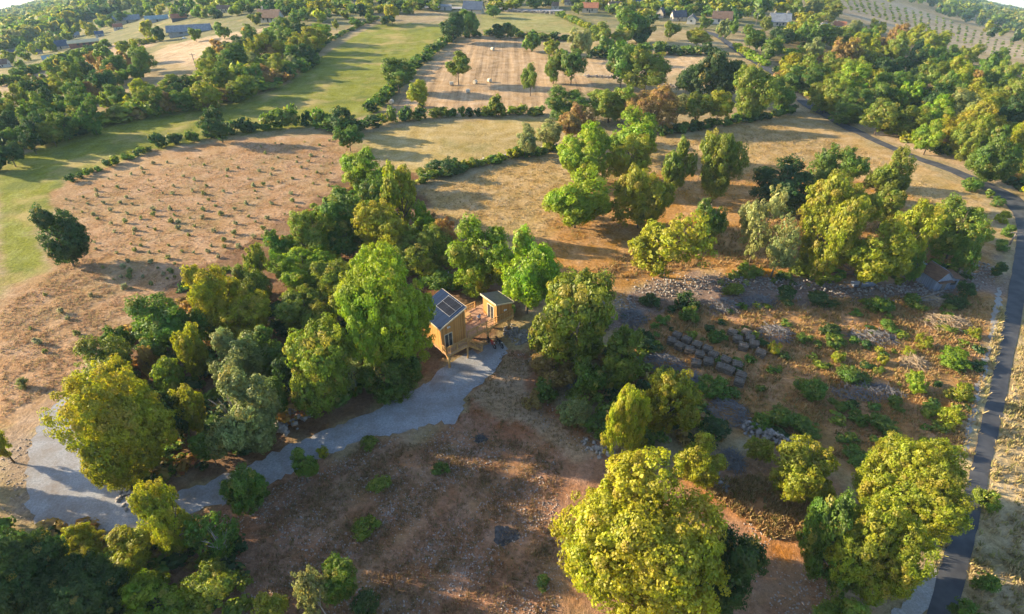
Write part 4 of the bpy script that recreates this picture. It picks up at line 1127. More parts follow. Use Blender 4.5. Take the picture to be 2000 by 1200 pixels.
# main cabin -------------------------------------------------------
cab = empty('wooden_cabin', loc(0, 0, FZ), 'tall timber cabin with blue metal lean-to roof and solar panels', 'cabin', rz=RZ)
zl, zh = 3.35, 4.55
def wallquad(name, pts, th, m, parent):
    """a wall slab from an outline, thickened along its normal"""
    b = MB(); P = [Vector(p) for p in pts]
    n = (P[1] - P[0]).cross(P[2] - P[0]).normalized() * th
    k = len(P)
    b.add(P + [p + n for p in P], [tuple(range(k)), tuple(range(2 * k - 1, k - 1, -1))] + [(i, k + i, k + (i + 1) % k, (i + 1) % k) for i in range(k)])
    o = b.build(name, m, parent)
    return o
t_ = .10
w1 = wallquad('wall', [(0, 0, 0), (CW_, 0, 0), (CW_, 0, zh), (0, 0, zl)], -t_, M['clad_u'], cab)
wallquad('wall', [(0, CV, 0), (0, CV, zl), (CW_, CV, zh), (CW_, CV, 0)], -t_, M['clad_u'], cab)
wallquad('wall', [(0, t_ + .002, 0), (0, t_ + .002, zl - .002), (0, CV - t_ - .002, zl - .002), (0, CV - t_ - .002, 0)], -t_, M['clad_v'], cab)
wallquad('wall', [(CW_, t_ + .002, 0), (CW_, CV - t_ - .002, 0), (CW_, CV - t_ - .002, zh - .04), (CW_, t_ + .002, zh - .04)], -t_, M['clad_v'], cab)
sl = (zh - zl) / CW_
def roof_pt(u, v, up=0.0): return (u, v, zl + sl * u + up)
b = MB(); e = .22
b.hexa([roof_pt(-e, -e, .01), roof_pt(CW_ + e, -e, .01), roof_pt(CW_ + e, CV + e, .01), roof_pt(-e, CV + e, .01), roof_pt(-e, -e, .13), roof_pt(CW_ + e, -e, .13), roof_pt(CW_ + e, CV + e, .13), roof_pt(-e, CV + e, .13)])
k = -e + .1
while k < CV + e:
    b.hexa([roof_pt(-e, k, .132), roof_pt(CW_ + e, k, .132), roof_pt(CW_ + e, k + .045, .132), roof_pt(-e, k + .045, .132), roof_pt(-e, k, .17), roof_pt(CW_ + e, k, .17), roof_pt(CW_ + e, k + .045, .17), roof_pt(-e, k + .045, .17)])
    k += .30
roof = b.build('roof', M['roofmetal'], cab)
b = MB()
for v0 in (-e - .03, CV + e): b.hexa([roof_pt(-e, v0, -.04), roof_pt(CW_ + e, v0, -.04), roof_pt(CW_ + e, v0 + .03, -.04), roof_pt(-e, v0 + .03, -.04), roof_pt(-e, v0, .15), roof_pt(CW_ + e, v0, .15), roof_pt(CW_ + e, v0 + .03, .15), roof_pt(-e, v0 + .03, .15)])
b.bar(roof_pt(CW_ + e + .025, -e, .06), roof_pt(CW_ + e + .025, CV + e, .06), .04, .2)
b.bar(roof_pt(-e - .03, -e, .03), roof_pt(-e - .03, CV + e, .03), .05, .14)
b.build('fascia', M['trim'], cab)
for i in range(4):
    for j in range(2):
        v0 = .35 + i * .66; u0 = CW_ - 1.85 + j * .92
        b = MB(); b.hexa([roof_pt(u0, v0, .22), roof_pt(u0 + .88, v0, .22), roof_pt(u0 + .88, v0 + .62, .22), roof_pt(u0, v0 + .62, .22), roof_pt(u0, v0, .255), roof_pt(u0 + .88, v0, .255), roof_pt(u0 + .88, v0 + .62, .255), roof_pt(u0, v0 + .62, .255)])
        sp_ = b.build('solar_panel', M['panel'], roof)
b = MB()
for u0 in (CW_ - 1.86, CW_ - .95, CW_ - .03):
    b.bar(roof_pt(u0, .25, .235), roof_pt(u0, 3.05, .235), .018, .05)
for v0 in (.30, 1.67, 3.02): b.bar(roof_pt(CW_ - 1.9, v0, .20), roof_pt(CW_ + .02, v0, .20), .03, .04)
b.build('panel_rail', M['alu'], roof)
# glass door in the front wall
b = MB()
for (u0, u1, z0, z1) in ((.38, .46, .02, 2.12), (1.42, 1.50, .02, 2.12), (.46, 1.42, 2.04, 2.12), (.90, .98, .02, 2.04)): b.box(u0, u1, -.05, -.003, z0, z1)
dr = b.build('door', M['trim'], cab)
b = MB(); b.box(.46, .90, -.025, -.004, .05, 2.04); b.box(.98, 1.42, -.025, -.004, .05, 2.04); b.build('pane', M['glass'], dr)
b = MB(); b.ball((1.02, -.07, 1.0), .035); b.build('handle', M['steel'], dr)
b = MB(); b.tube([(.98, -.02, 3.1), (.98, -.12, 3.1)], .05); b.ball((.86, -.17, 3.07), .1); b.ball((1.10, -.17, 3.07), .1); b.build('floodlight', M['white'], cab)
b = MB()
for u0 in (-.06, CW_ - .06): b.box(u0, u0 + .12, -.06, -.003, 0, zl - .1 + (sl * CW_ if u0 > 1 else 0))
b.build('corner_board', M['timber'], cab)
b = MB(); b.bar((2.1, -.035, 1.2), (2.85, -.035, 1.75), .06, .05); b.build('wall_brace', M['timber'], cab)
# hut --------------------------------------------------------------
HU0, HU1, HV = LEN - 2.45, LEN - .05, 2.75
hut = empty('wooden_hut', loc(HU0, 0.12, FZ), 'small flat-roofed timber hut with a glass door at the deck end', 'hut', rz=RZ)
HW = HU1 - HU0; h1, h0 = 2.75, 2.05
wallquad('wall', [(0, 0, 0), (HW, 0, 0), (HW, 0, h0), (0, 0, h1)], -.09, M['clad_u'], hut)
wallquad('wall', [(0, HV, 0), (0, HV, h1), (HW, HV, h0), (HW, HV, 0)], -.09, M['clad_u'], hut)
wallquad('wall', [(0, .092, 0), (0, .092, h1 - .03), (0, HV - .092, h1 - .03), (0, HV - .092, 0)], -.09, M['clad_v'], hut)
wallquad('wall', [(HW, .092, 0), (HW, HV - .092, 0), (HW, HV - .092, h0 - .002), (HW, .092, h0 - .002)], -.09, M['clad_v'], hut)
def hr(u, v, up): return (u, v, h1 + (h0 - h1) / HW * u + up)
b = MB(); e = .2
b.hexa([hr(-e, -e, .01), hr(HW + e, -e, .01), hr(HW + e, HV + e, .01), hr(-e, HV + e, .01), hr(-e, -e, .12), hr(HW + e, -e, .12), hr(HW + e, HV + e, .12), hr(-e, HV + e, .12)])
b.build('roof', M['hutroof'], hut)
b = MB(); b.bar(hr(-e - .03, -e, .05), hr(-e - .03, HV + e, .05), .05, .24); b.bar(hr(HW + e + .03, -e, .06), hr(HW + e + .03, HV + e, .06), .05, .17)
b.bar(hr(-e, -e - .025, .05), hr(HW + e, -e - .025, .05), .04, .16); b.build('fascia', M['trim'], hut)
b = MB()
for (v0, v1, z0, z1) in ((.5, .6, .02, 2.1), (1.75, 1.85, .02, 2.1), (.6, 1.75, 2.0, 2.1), (1.15, 1.21, .02, 2.0)): b.box(-.05, -.003, v0, v1, z0, z1)
dr = b.build('door', M['trim'], hut)
b = MB(); b.box(-.025, -.004, .6, 1.15, .04, 2.0); b.box(-.025, -.004, 1.21, 1.75, .04, 2.0); b.build('pane', M['glass'], dr)
b = MB(); b.tube([(1.25, 0, 1.45), (1.25, -.12, 1.45)], .05); b.ball((1.12, -.16, 1.43), .1); b.ball((1.38, -.16, 1.43), .1); b.build('floodlight', M['white'], hut)
b = MB(); b.box(-.05, .07, -.05, -.003, 0, h1 - .05); b.build('corner_board', M['timber'], hut)
# deck -------------------------------------------------------------
dk = empty('wooden_deck', loc(0, 0, 0), 'raised timber deck on braced posts joining cabin and hut', 'deck', rz=RZ)
DV = 4.35
b = MB(); b.box(-.1, LEN + .1, -.02, DV + .1, FZ - .14, FZ - .004); b.box(-.1, 2.97, -1.0, -.022, FZ - .14, FZ - .004)
b.build('deck_floor', M['deckwood'], dk)
b = MB()
for v0 in (.05, 1.5, 3.0, 4.25): b.bar((-.05, v0, FZ - .26), (LEN + .05, v0, FZ - .26), .12, .22)
b.bar((-.05, -.95, FZ - .26), (2.97, -.95, FZ - .26), .1, .2)
b.bar((-.1, -.06, FZ - .09), (LEN + .1, -.06, FZ - .09), .05, .2)
b.build('floor_beam', M['timber'], dk)
for (u0, v0) in ((.25, -.8), (3.6, .1), (6.9, .25), (LEN - .4, .25), (.3, 4.1), (4.0, 4.1), (7.2, 4.1), (LEN - .4, 4.1)):
    b = MB(); b.tube([(u0, v0, -.1), (u0, v0, FZ - .37)], .15, 9); po = b.build('post', M['timber'], dk, True)
    b = MB()
    for du, dv in ((.8, 0), (-.8, 0), (0, .7)): b.bar((u0, v0, .95), (u0 + du, v0 + dv, FZ - .38), .09, .12)
    b.build('brace', M['timber'], po)
def railing(pts, parent, h=1.0, bal=.27):
    b = MB()
    for a, c in zip(pts, pts[1:]):
        a, c = Vector(a), Vector(c); L = (c - a).length
        b.bar(a + Vector((0, 0, h)), c + Vector((0, 0, h)), .12, .08)
        b.bar(a + Vector((0, 0, .13)), c + Vector((0, 0, .13)), .06, .09)
        b.bar(a + Vector((0, 0, h * .82)), c + Vector((0, 0, h * .55)), .05, .07)
        n = max(1, round(L / 1.35))
        for k in range(n + 1):
            p = a.lerp(c, k / n); b.bar(p + Vector((0, 0, -.1)), p + Vector((0, 0, h + .04)), .12)
        n = int(L / bal)
        for k in range(1, n):
            p = a.lerp(c, k / n); b.bar(p + Vector((0, 0, .15)), p + Vector((0, 0, h)), .03)
    return b.build('railing', M['timber'], parent)
railing([(3.7, -.0, FZ), (LEN + .04, 0.0, FZ)], dk)
railing([(CW_ + .1, DV, FZ), (HU0 - .2, DV, FZ)], dk)
railing([(-.05, -.05, FZ), (-.05, -.94, FZ), (2.95, -.94, FZ)], dk)
# stair
b = MB(); n = 11; U0, U1 = 2.98, 5.0
for k in range(n):
    u = U0 + (U1 - U0) * k / n; z = FZ - .06 - (FZ - .1) * (k + 1) / (n + 1)
    b.box(u, u + .27, -.92, -.12, z - .04, z)
b.build('stair_tread', M['deckwood'], dk)
b = MB()
for v0 in (-.95, -.09): b.bar((U0, v0, FZ - .15), (U1 + .05, v0, .05), .05, .26)
b.build('stringer', M['timber'], dk)
railing([(U0, -.95, FZ - .1), (U1, -.95, .12)], dk, .95, .27)
b = MB(); b.box(U1 - .75, U1 + .1, -1.05, -.05, -.05, .1); b.build('landing', M['deckwood'], dk)
b = MB(); b.tube([(2.9, -.88, -.1), (2.9, -.88, FZ - .15)], .11, 8); b.build('post', M['timber'], dk, True)
# small things on the deck
tb = empty('wooden_table', loc(5.6, 3.1, FZ), 'low wooden table with benches at the back of the deck', 'table', rz=RZ + .2)
b = MB(); b.box(-.7, .7, -.35, .35, .70, .74); b.build('table_top', M['timber'], tb)
for x in (-.6, .6):
    for y in (-.28, .28):
        b = MB(); b.box(x - .035, x + .035, y - .035, y + .035, 0, .699); b.build('leg', M['timber'], tb)
for y in (-.62, .62):
    be = empty('wooden_bench', loc(5.6, 3.1 + y, FZ), 'wooden bench on the %s side of the deck table' % ('hut' if y > 0 else 'railing'), 'bench', rz=RZ + .2)
    b = MB(); b.box(-.65, .65, -.14, .14, .41, .45); b.build('seat', M['timber'], be)
    for x in (-.55, .55):
        b = MB(); b.box(x - .03, x + .03, -.12, .12, 0, .409); b.build('leg', M['timber'], be)

# ------------------------------------------------------------------ person on the deck
M['skin'] = noise_mat('skin', (.42, .25, .17), (.50, .31, .22), 8, .6)
M['hair'] = noise_mat('hair', (.018, .012, .009), (.04, .026, .018), 20, .6)
M['shorts'] = noise_mat('denim_shorts', (.05, .035, .05), (.09, .06, .08), 14, .9)
def striped():
    m, nt, p = new_mat('striped_shirt'); N = nt.nodes
    tc = N.new('ShaderNodeTexCoord'); w = N.new('ShaderNodeTexWave'); w.bands_direction = 'Z'; w.inputs['Scale'].default_value = 4.2
    lk(nt, tc.outputs['Object'], w.inputs[0])
    mixn = N.new('ShaderNodeMix'); mixn.data_type = 'RGBA'; mixn.inputs['A'].default_value = (.06, .10, .24, 1); mixn.inputs['B'].default_value = (.60, .62, .68, 1)
    st = N.new('ShaderNodeMath'); st.operation = 'GREATER_THAN'; st.inputs[1].default_value = .5
    lk(nt, w.outputs['Fac'], st.inputs[0]); lk(nt, st.outputs[0], mixn.inputs['Factor']); lk(nt, mixn.outputs['Result'], p.inputs['Base Color'])
    p.inputs['Roughness'].default_value = .9
    return m
M['shirt'] = striped()
def skin_obj(name, verts, edges, radii, m, parent, root=0, sub=2):
    me = bpy.data.meshes.new(name); me.from_pydata(verts, edges, []); me.materials.append(m); me.update()
    o = bpy.data.objects.new(name, me); link(o, parent)
    o.modifiers.new('skin', 'SKIN').use_smooth_shade = True
    if not me.skin_vertices:
        bpy.context.view_layer.update()
    if not me.skin_vertices: me.attributes
    sv = me.skin_vertices[0].data if me.skin_vertices else None
    if sv:
        for i, r in enumerate(radii): sv[i].radius = (r if isinstance(r, tuple) else (r, r)); sv[i].use_root = i == root
    s = o.modifiers.new('sub', 'SUBSURF'); s.levels = s.render_levels = sub
    return o
def ensure_skin(me):
    import bmesh
    bm = bmesh.new(); bm.from_mesh(me); bm.verts.layers.skin.verify(); bm.to_mesh(me); bm.free()
_old = skin_obj
def skin_obj(name, verts, edges, radii, m, parent, root=0, sub=2):
    me = bpy.data.meshes.new(name); me.from_pydata(verts, edges, []); ensure_skin(me); me.materials.append(m); me.update()
    o = bpy.data.objects.new(name, me); link(o, parent)
    o.modifiers.new('skin', 'SKIN').use_smooth_shade = True
    for i, r in enumerate(radii):
        d = me.skin_vertices[0].data[i]; d.radius = r if isinstance(r, tuple) else (r, r); d.use_root = i == root
    s = o.modifiers.new('sub', 'SUBSURF'); s.levels = s.render_levels = sub
    return o
pp = at(936, 633.5, FZ)
per = empty('person', (pp.x, pp.y, FZ), 'person in a striped top and dark shorts standing on the deck', 'person', rz=R(-150))
V = [(0, 0, .92), (0, .01, 1.08), (0, .01, 1.30), (0, .005, 1.41), (0, -.01, 1.48), (0, -.015, 1.57), (0, -.01, 1.66),   # 0-6 spine, neck, head
     (.10, 0, .86), (.105, -.01, .48), (.11, .02, .08), (.12, -.11, .035),                                         # 7-10
     (-.10, 0, .86), (-.115, -.01, .48), (-.13, .02, .08), (-.15, -.11, .035),                                     # 11-14
     (.19, .01, 1.37), (.25, .03, 1.09), (.20, -.15, .93), (.17, -.23, .91),                                       # 15-18 arm raised forward
     (-.19, .01, 1.37), (-.25, .05, 1.09), (-.26, -.02, .84), (-.255, -.06, .77)]                                  # 19-22
E = [(0, 1), (1, 2), (2, 3), (3, 4), (4, 5), (5, 6), (0, 7), (7, 8), (8, 9), (9, 10), (0, 11), (11, 12), (12, 13), (13, 14), (2, 15), (15, 16), (16, 17), (17, 18), (2, 19), (19, 20), (20, 21), (21, 22)]
RR = [(.15, .11), (.13, .10), (.16, .11), (.065, .065), (.055, .06), (.085, .10), (.075, .085), .09, .062, .042, .035, .09, .062, .042, .035, .055, .042, .03, .035, .055, .042, .03, .035]
skin_obj('body', V, E, RR, M['skin'], per)
skin_obj('hair', [(0, .02, 1.70), (0, .06, 1.62), (0, .085, 1.50), (0, .09, 1.40)], [(0, 1), (1, 2), (2, 3)], [(.085, .09), (.10, .085), (.085, .06), (.06, .03)], M['hair'], per)
skin_obj('shirt', [(0, 0, .95), (0, .01, 1.12), (0, .01, 1.30), (0, .01, 1.40), (.17, .01, 1.37), (.235, .025, 1.2), (-.17, .01, 1.37), (-.235, .035, 1.2)],
         [(0, 1), (1, 2), (2, 3), (2, 4), (4, 5), (2, 6), (6, 7)], [(.175, .135), (.155, .12), (.18, .13), (.09, .08), .075, .062, .075, .062], M['shirt'], per)
skin_obj('shorts', [(0, 0, .95), (.10, 0, .84), (.108, -.005, .60), (-.10, 0, .84), (-.115, -.005, .60)], [(0, 1), (1, 2), (0, 3), (3, 4)], [(.172, .13), .115, .092, .115, .092], M['shorts'], per)
b = MB()
for s_ in (1, -1):
    for k in range(5):
        x0, y0, z0 = (.17, -.25, .90) if s_ > 0 else (-.255, -.07, .74)
        a = (k - 2) * .016
        ln = (.05, .075, .08, .072, .055)[k]
        if s_ > 0: b.tube([(x0 + a, y0, z0), (x0 + a * 1.3, y0 - ln * .6, z0 - .005), (x0 + a * 1.4, y0 - ln, z0 - .03)], [.009, .008, .006], 5)
        else: b.tube([(x0, y0 + a, z0), (x0 + .004, y0 + a * 1.3, z0 - ln * .6), (x0 + .02, y0 + a * 1.3, z0 - ln)], [.009, .008, .006], 5)
b.build('finger', M['skin'], per, True)
b = MB(); b.ball((.03, -.10, 1.60), .012); b.ball((-.03, -.10, 1.60), .012); b.ball((0, -.115, 1.565), .014); b.bar((-.02, -.1, 1.525), (.02, -.1, 1.525), .012, .01); b.build('face', M['hair'], per)

# ------------------------------------------------------------------ motorbikes
def motorbike(px, py, rz, paint, label):
    p = at(px, py)
    r = empty('motorbike', (p.x, p.y, .05), label, 'motorbike', 'motorbikes parked on the gravel', rz)
    for x in (.70, -.70):
        b = MB(); b.torus((x, 0, .31), .26, .055, 'y', 20, 8); wh = b.build('wheel', M['dark'], r, True)
        b = MB(); b.torus((x, 0, .31), .19, .018, 'y', 18, 6); b.tube([(x, -.07, .31), (x, .07, .31)], .045)
        for k in range(5):
            a = 2 * math.pi * k / 5; b.bar((x, 0, .31), (x + .19 * math.cos(a), 0, .31 + .19 * math.sin(a)), .03)
        b.build('rim', M['steel'], wh)
    b = MB(); b.ball((.12, 0, .82), .25, 10, 8, (1.15, .55, .62)); b.build('fuel_tank', M[paint], r, True)
    b = MB(); b.hexa([(.25, -.14, .42), (.6, -.05, .62), (.6, .05, .62), (.25, .14, .42), (.18, -.17, .78), (.62, -.10, .95), (.62, .10, .95), (.18, .17, .78)]); b.build('fairing', M[paint], r)
    b = MB(); b.hexa([(-.75, -.07, .80), (-.1, -.12, .70), (-.1, .12, .70), (-.75, .07, .80), (-.8, -.09, .90), (-.1, -.15, .80), (-.1, .15, .80), (-.8, .09, .90)]); b.build('seat', M['black'], r)
    b = MB(); b.box(-.18, .28, -.16, .16, .28, .60); b.ball((.05, .17, .42), .12); b.ball((.05, -.17, .42), .12); b.build('engine', M['steel'], r)
    b = MB()
    for y in (-.09, .09): b.bar((.70, y, .31), (.50, y, .95), .05)
    b.build('fork', M['steel'], r)
    b = MB(); b.tube([(.40, -.36, 1.0), (.50, -.15, 1.02), (.50, .15, 1.02), (.40, .36, 1.0)], .018); b.build('handlebar', M['black'], r)
    b = MB(); b.ball((.66, 0, .86), .09, 8, 6, (.7, 1, 1)); b.build('headlight', M['white'], r, True)
    b = MB(); b.bar((-.70, -.09, .31), (-.05, -.11, .42), .05, .07); b.bar((-.70, .09, .31), (-.05, .11, .42), .05, .07); b.build('swingarm', M['black'], r)
    b = MB(); b.tube([(.2, -.2, .3), (-.3, -.22, .3), (-.85, -.2, .5)], [.035, .045, .06], 8); b.build('exhaust', M['steel'], r, True)
    b = MB(); b.bar((.72, 0, .635), (.45, 0, .60), .12, .02); b.bar((-.95, 0, .72), (-.6, 0, .8), .14, .03); b.build('mudguard', M[paint], r)
    b = MB(); b.bar((0, .12, .35), (.02, .38, -.02), .03); b.build('side_stand', M['steel'], r)
    return r
motorbike(959.5, 676, R(-52), 'red', 'red and black motorbike parked on the gravel under the deck')
motorbike(975, 675, R(-58), 'black', 'all-black motorbike parked beside the red one')

# ------------------------------------------------------------------ firewood bundles
M['logwood'] = noise_mat('split_logs', (.03, .022, .018), (.27, .215, .17), 7, .9, stretch=(.12, 1, 1), bump=.02)
M['logend'] = noise_mat('log_bark', (.07, .055, .045), (.20, .165, .135), 5, .9, bump=.02)
M['strap'] = noise_mat('strap', (.12, .12, .12), (.2, .2, .2), 4, .6)
def bundle_mesh(seed):
    rg = random.Random(seed); b = MB()
    for j in range(6):
        for i in range(8):
            y = -.52 + i * .15 + (j % 2) * .07 + rg.uniform(-.02, .02); z = .08 + j * .145 + rg.uniform(-.02, .02)
            if (abs(y) / .62) ** 4 + (abs(z - .45) / .52) ** 4 > 1.05: continue
            r_ = rg.uniform(.065, .085); dx = rg.uniform(-.07, .07)
            b.tube([(-.62 + dx, y, z), (.62 + dx, y + rg.uniform(-.02, .02), z + rg.uniform(-.02, .02))], [r_, r_ * rg.uniform(.8, 1.1)], 6)
    return b
BUN = []
for s in range(3):
    b = bundle_mesh(s)
    me = bpy.data.meshes.new('logs'); me.from_pydata(b.v, [], b.f); me.materials.append(M['logwood']); me.update(); BUN.append(me)
b = MB()
for x in (-.3, .3):
    pts = [(x, -.63, .25), (x, -.55, .86), (x, 0, .97), (x, .55, .86), (x, .63, .25)]
    for p, q in zip(pts, pts[1:]): b.bar(p, q, .04, .015)
strap_me = bpy.data.meshes.new('strap'); strap_me.from_pydata(b.v, [], b.f); strap_me.materials.append(M['strap'])
FW1 = [(1321, 657), (1311, 668), (1340, 666), (1326, 678), (1345, 685), (1360, 676), (1380, 684), (1365, 694), (1392, 695), (1358, 711), (1382, 708), (1416, 705), (1407, 719), (1438, 714), (1423, 725), (1446, 735), (1442, 748)]
FW2 = [(1429, 651), (1456, 652), (1439, 664), (1463, 663), (1450, 678), (1471, 674), (1484, 691)]
rg = random.Random(4)
for lst, nm, g in ((FW1, 'long double row', 'firewood bundles of the long row'), (FW2, 'short row', 'firewood bundles of the short row')):
    for i, (x, y) in enumerate(lst):
        p = at(x, y + 4)
        ex = ', turned end-on' if lst is FW1 and i in (9, 16) else ''
        r = empty('firewood_bundle', p, '%s bundle from the uphill end of the %s of grey firewood' % (ordinal(i + 1), nm), 'firewood', g, R(-28) + rg.uniform(-.25, .25))
        r.scale = (.86, .86, .92)
        o = link(bpy.data.objects.new('logs', rg.choice(BUN)), r); o = link(bpy.data.objects.new('strap', strap_me), r)

# ------------------------------------------------------------------ brushwood heaps
M['brush'] = noise_mat('grey_brushwood', (.08, .08, .092), (.23, .225, .24), 3, .9)
M['brush2'] = noise_mat('tan_brushwood', (.26, .19, .12), (.44, .34, .23), 3, .9)
def brush(x0, y0, x1, y1, label, tan=False, dens=1.0, ang=None, hk=.35):
    rg = random.Random(int(x0 + y0)); c = at((x0 + x1) / 2, (y0 + y1) / 2 + (y1 - y0) * .1)
    zd = depth(c); w = (x1 - x0) / 2 * zd / FPX; dpt = (y1 - y0) / 2 * zd / FPX * 1.25
    b = MB(); n = int(min(900, 160 + w * dpt * 17) * dens)
    hgt = min(w, dpt) * hk + .45
    for _ in range(n):
        while True:
            u, v = rg.uniform(-1, 1), rg.uniform(-1, 1)
            if u * u + v * v < 1: break
        z = hgt * (1 - u * u - v * v) * rg.uniform(.15, 1.0) + .03
        L = rg.uniform(.5, 1.9); a = (ang if ang is not None else 0) + rg.gauss(0, .8 if ang is not None else 2); ti = rg.gauss(0, .22)
        d = Vector((math.cos(a) * math.cos(ti), math.sin(a) * math.cos(ti), math.sin(ti))) * L * .5
        m_ = Vector((u * w, v * dpt, z)); k = rg.uniform(.016, .045)
        mid = m_ + Vector((rg.gauss(0, .1), rg.gauss(0, .1), rg.uniform(0, .14)))
        b.tube([m_ - d, mid, m_ + d], [k, k * .8, k * .35], 4, False)
    o = b.build('brushwood_heap', M['brush2' if tan else 'brush'], loc=c)
    return tag(o, label, 'brushwood', 'brushwood heaps in the clearing')
brush(1798, 608, 1898, 650, 'sunlit tan brushwood heap of long branches near the road', True)
brush(1658, 640, 1748, 676, 'flat grey brushwood heap next to the sunlit tan one')
brush(1622, 742, 1762, 784, 'wide blue-grey brushwood heap in the lower clearing')
brush(1480, 628, 1550, 672, 'round grey brushwood heap by the short row of firewood')
brush(1758, 694, 1812, 722, 'withered tan brushwood top behind the bright green bush', True)
brush(1242, 684, 1338, 732, 'long grey brushwood heap beside the double row of firewood', dens=1.3, ang=-.6)
brush(1330, 724, 1366, 752, 'small grey brushwood heap behind the golden-topped tree')
brush(1382, 772, 1462, 832, 'dark grey brushwood heap above the broken stone wall', dens=1.2, ang=-.7)
brush(1210, 598, 1262, 640, 'dark brushwood heap at the upper end of the stone heap')
brush(1384, 575, 1442, 616, 'grey brushwood heap against the stone heap', dens=1.1)
brush(1445, 572, 1515, 604, 'thin grey brushwood heap along the stone heap')
brush(1540, 856, 1582, 880, 'grey brushwood heap at the lower end of the broken stone wall')
brush(1410, 876, 1450, 918, 'grey twig heap beside the small golden tree')
brush(1112, 742, 1130, 760, 'small grey twig heap by the withered brown tree')
brush(1796, 578, 1850, 600, 'tan twig heap in front of the corrugated shack', True)

# ------------------------------------------------------------------ stone heaps and walls
def stones(name, pts, wid, hgt, n, size, label, cat, seed, z0=0.0):
    rg = np.random.default_rng(seed); w = [at(x, y) for x, y in pts]
    segs = [(a, b, (b - a).length) for a, b in zip(w, w[1:])]; tot = sum(s[2] for s in segs)
    base = np.array([(1, 0, 0), (-1, 0, 0), (0, 1, 0), (0, -1, 0), (0, 0, 1), (0, 0, -1)], float)
    fc = np.array([(0, 2, 4), (2, 1, 4), (1, 3, 4), (3, 0, 4), (2, 0, 5), (1, 2, 5), (3, 1, 5), (0, 3, 5)])
    cube = np.array([(x, y, z) for x in (-1, 1) for y in (-1, 1) for z in (-1, 1)], float) * .8
    cf = np.array([(0, 1, 3, 2), (4, 6, 7, 5), (0, 4, 5, 1), (2, 3, 7, 6), (0, 2, 6, 4), (1, 5, 7, 3)])
    Vs, Fs = [], []
    for i in range(n):
        t = rg.uniform(0, tot)
        for a, b_, L in segs:
            if t <= L: break
            t -= L
        p = a.lerp(b_, min(t / L, 1)); d = (b_ - a).normalized(); nr = Vector((-d.y, d.x, 0))
        q = rg.normal() * .42
        if name == 'stone_heap' and math.sin(p.x * .9) * math.cos(p.x * .37 + 1) > rg.uniform(-.2, 1.1): q *= 1.5
        x, y = p.x + nr.x * wid * q, p.y + nr.y * wid * q
        s = size * rg.uniform(.45, 1.5)
        z = terr(x, y) + max(0, hgt * (1 - abs(q))) * rg.uniform(.1, 1) + s * .2 + z0
        C = cube * (1 + rg.uniform(-.28, .28, (8, 3))) * np.array([1, rg.uniform(.6, 1), rg.uniform(.4, .75)]) * s
        a_ = rg.uniform(0, 6.28); ca, sa = math.cos(a_), math.sin(a_)
        W = np.column_stack([C[:, 0] * ca - C[:, 1] * sa + x, C[:, 0] * sa + C[:, 1] * ca + y, C[:, 2] + z])
        Vs.append(W); Fs.append(cf + 8 * i)
    me = np_mesh(name, np.vstack(Vs), np.vstack(Fs), M['stone'])
    return tag(link(bpy.data.objects.new(name, me)), label, cat, kind='thing')
stones('stone_heap', [(1212, 612), (1248, 580), (1300, 558), (1400, 556), (1510, 556), (1640, 568), (1760, 574), (1850, 560), (1930, 520)], 2.9, .5, 1700, .12, 'long grey stone heap along the top of the clearing', 'stone heap', 1)
stones('broken_stone_wall', [(1452, 832), (1500, 850), (1545, 868), (1600, 884)], 1.1, .7, 420, .17, 'short broken stone wall below the clearing', 'stone wall', 2)
stones('dry_stone_wall', [(822, 350), (900, 330), (960, 313), (1092, 288)], .8, .9, 800, .22, 'old dry stone wall beside the hedge of the big pasture', 'stone wall', 3)
stones('field_wall', [(1140, 150), (1190, 152), (1230, 158), (1330, 172)], 1.0, .7, 420, .2, 'grey field wall behind the close pair of oaks', 'stone wall', 4)
stones('white_boulders', [(836, 545), (850, 538), (872, 540)], 1.6, .5, 70, .3, 'white boulders behind the roof of the timber cabin', 'boulders', 5)
stones('hut_rubble', [(985, 646), (1010, 650), (1030, 668)], 1.6, .25, 260, .13, 'pale rubble beside the hut post', 'rubble', 6)
stones('drive_rocks', [(540, 845), (560, 822), (585, 806), (600, 800)], 1.6, .9, 130, .32, 'grey rock ledge above the drive below the overhanging tree', 'rocks', 7)
stones('drive_end_rocks', [(235, 965), (262, 960), (285, 980)], 1.2, .5, 110, .2, 'dark rocks at the inner end of the drive bend', 'rocks', 8)
stones('track_rocks', [(1140, 862), (1165, 882), (1200, 890)], .9, .2, 45, .22, 'pale rocks at the end of the clay track', 'rocks', 9)
stones('pasture_wall', [(1310, 258), (1340, 252)], .8, .8, 60, .25, 'bare end of stone wall at the pasture hedge', 'stone wall', 10)
stones('lane_wall', [(985, 23), (1040, 25), (1085, 27)], .8, .9, 200, .4, 'grey wall along the village lane', 'stone wall', 11)
stones('clearing_wall', [(1352, 900), (1380, 940), (1420, 948)], 1.1, .2, 150, .17, 'pale stones in the warm grass by the two-topped golden tree', 'stones', 12)
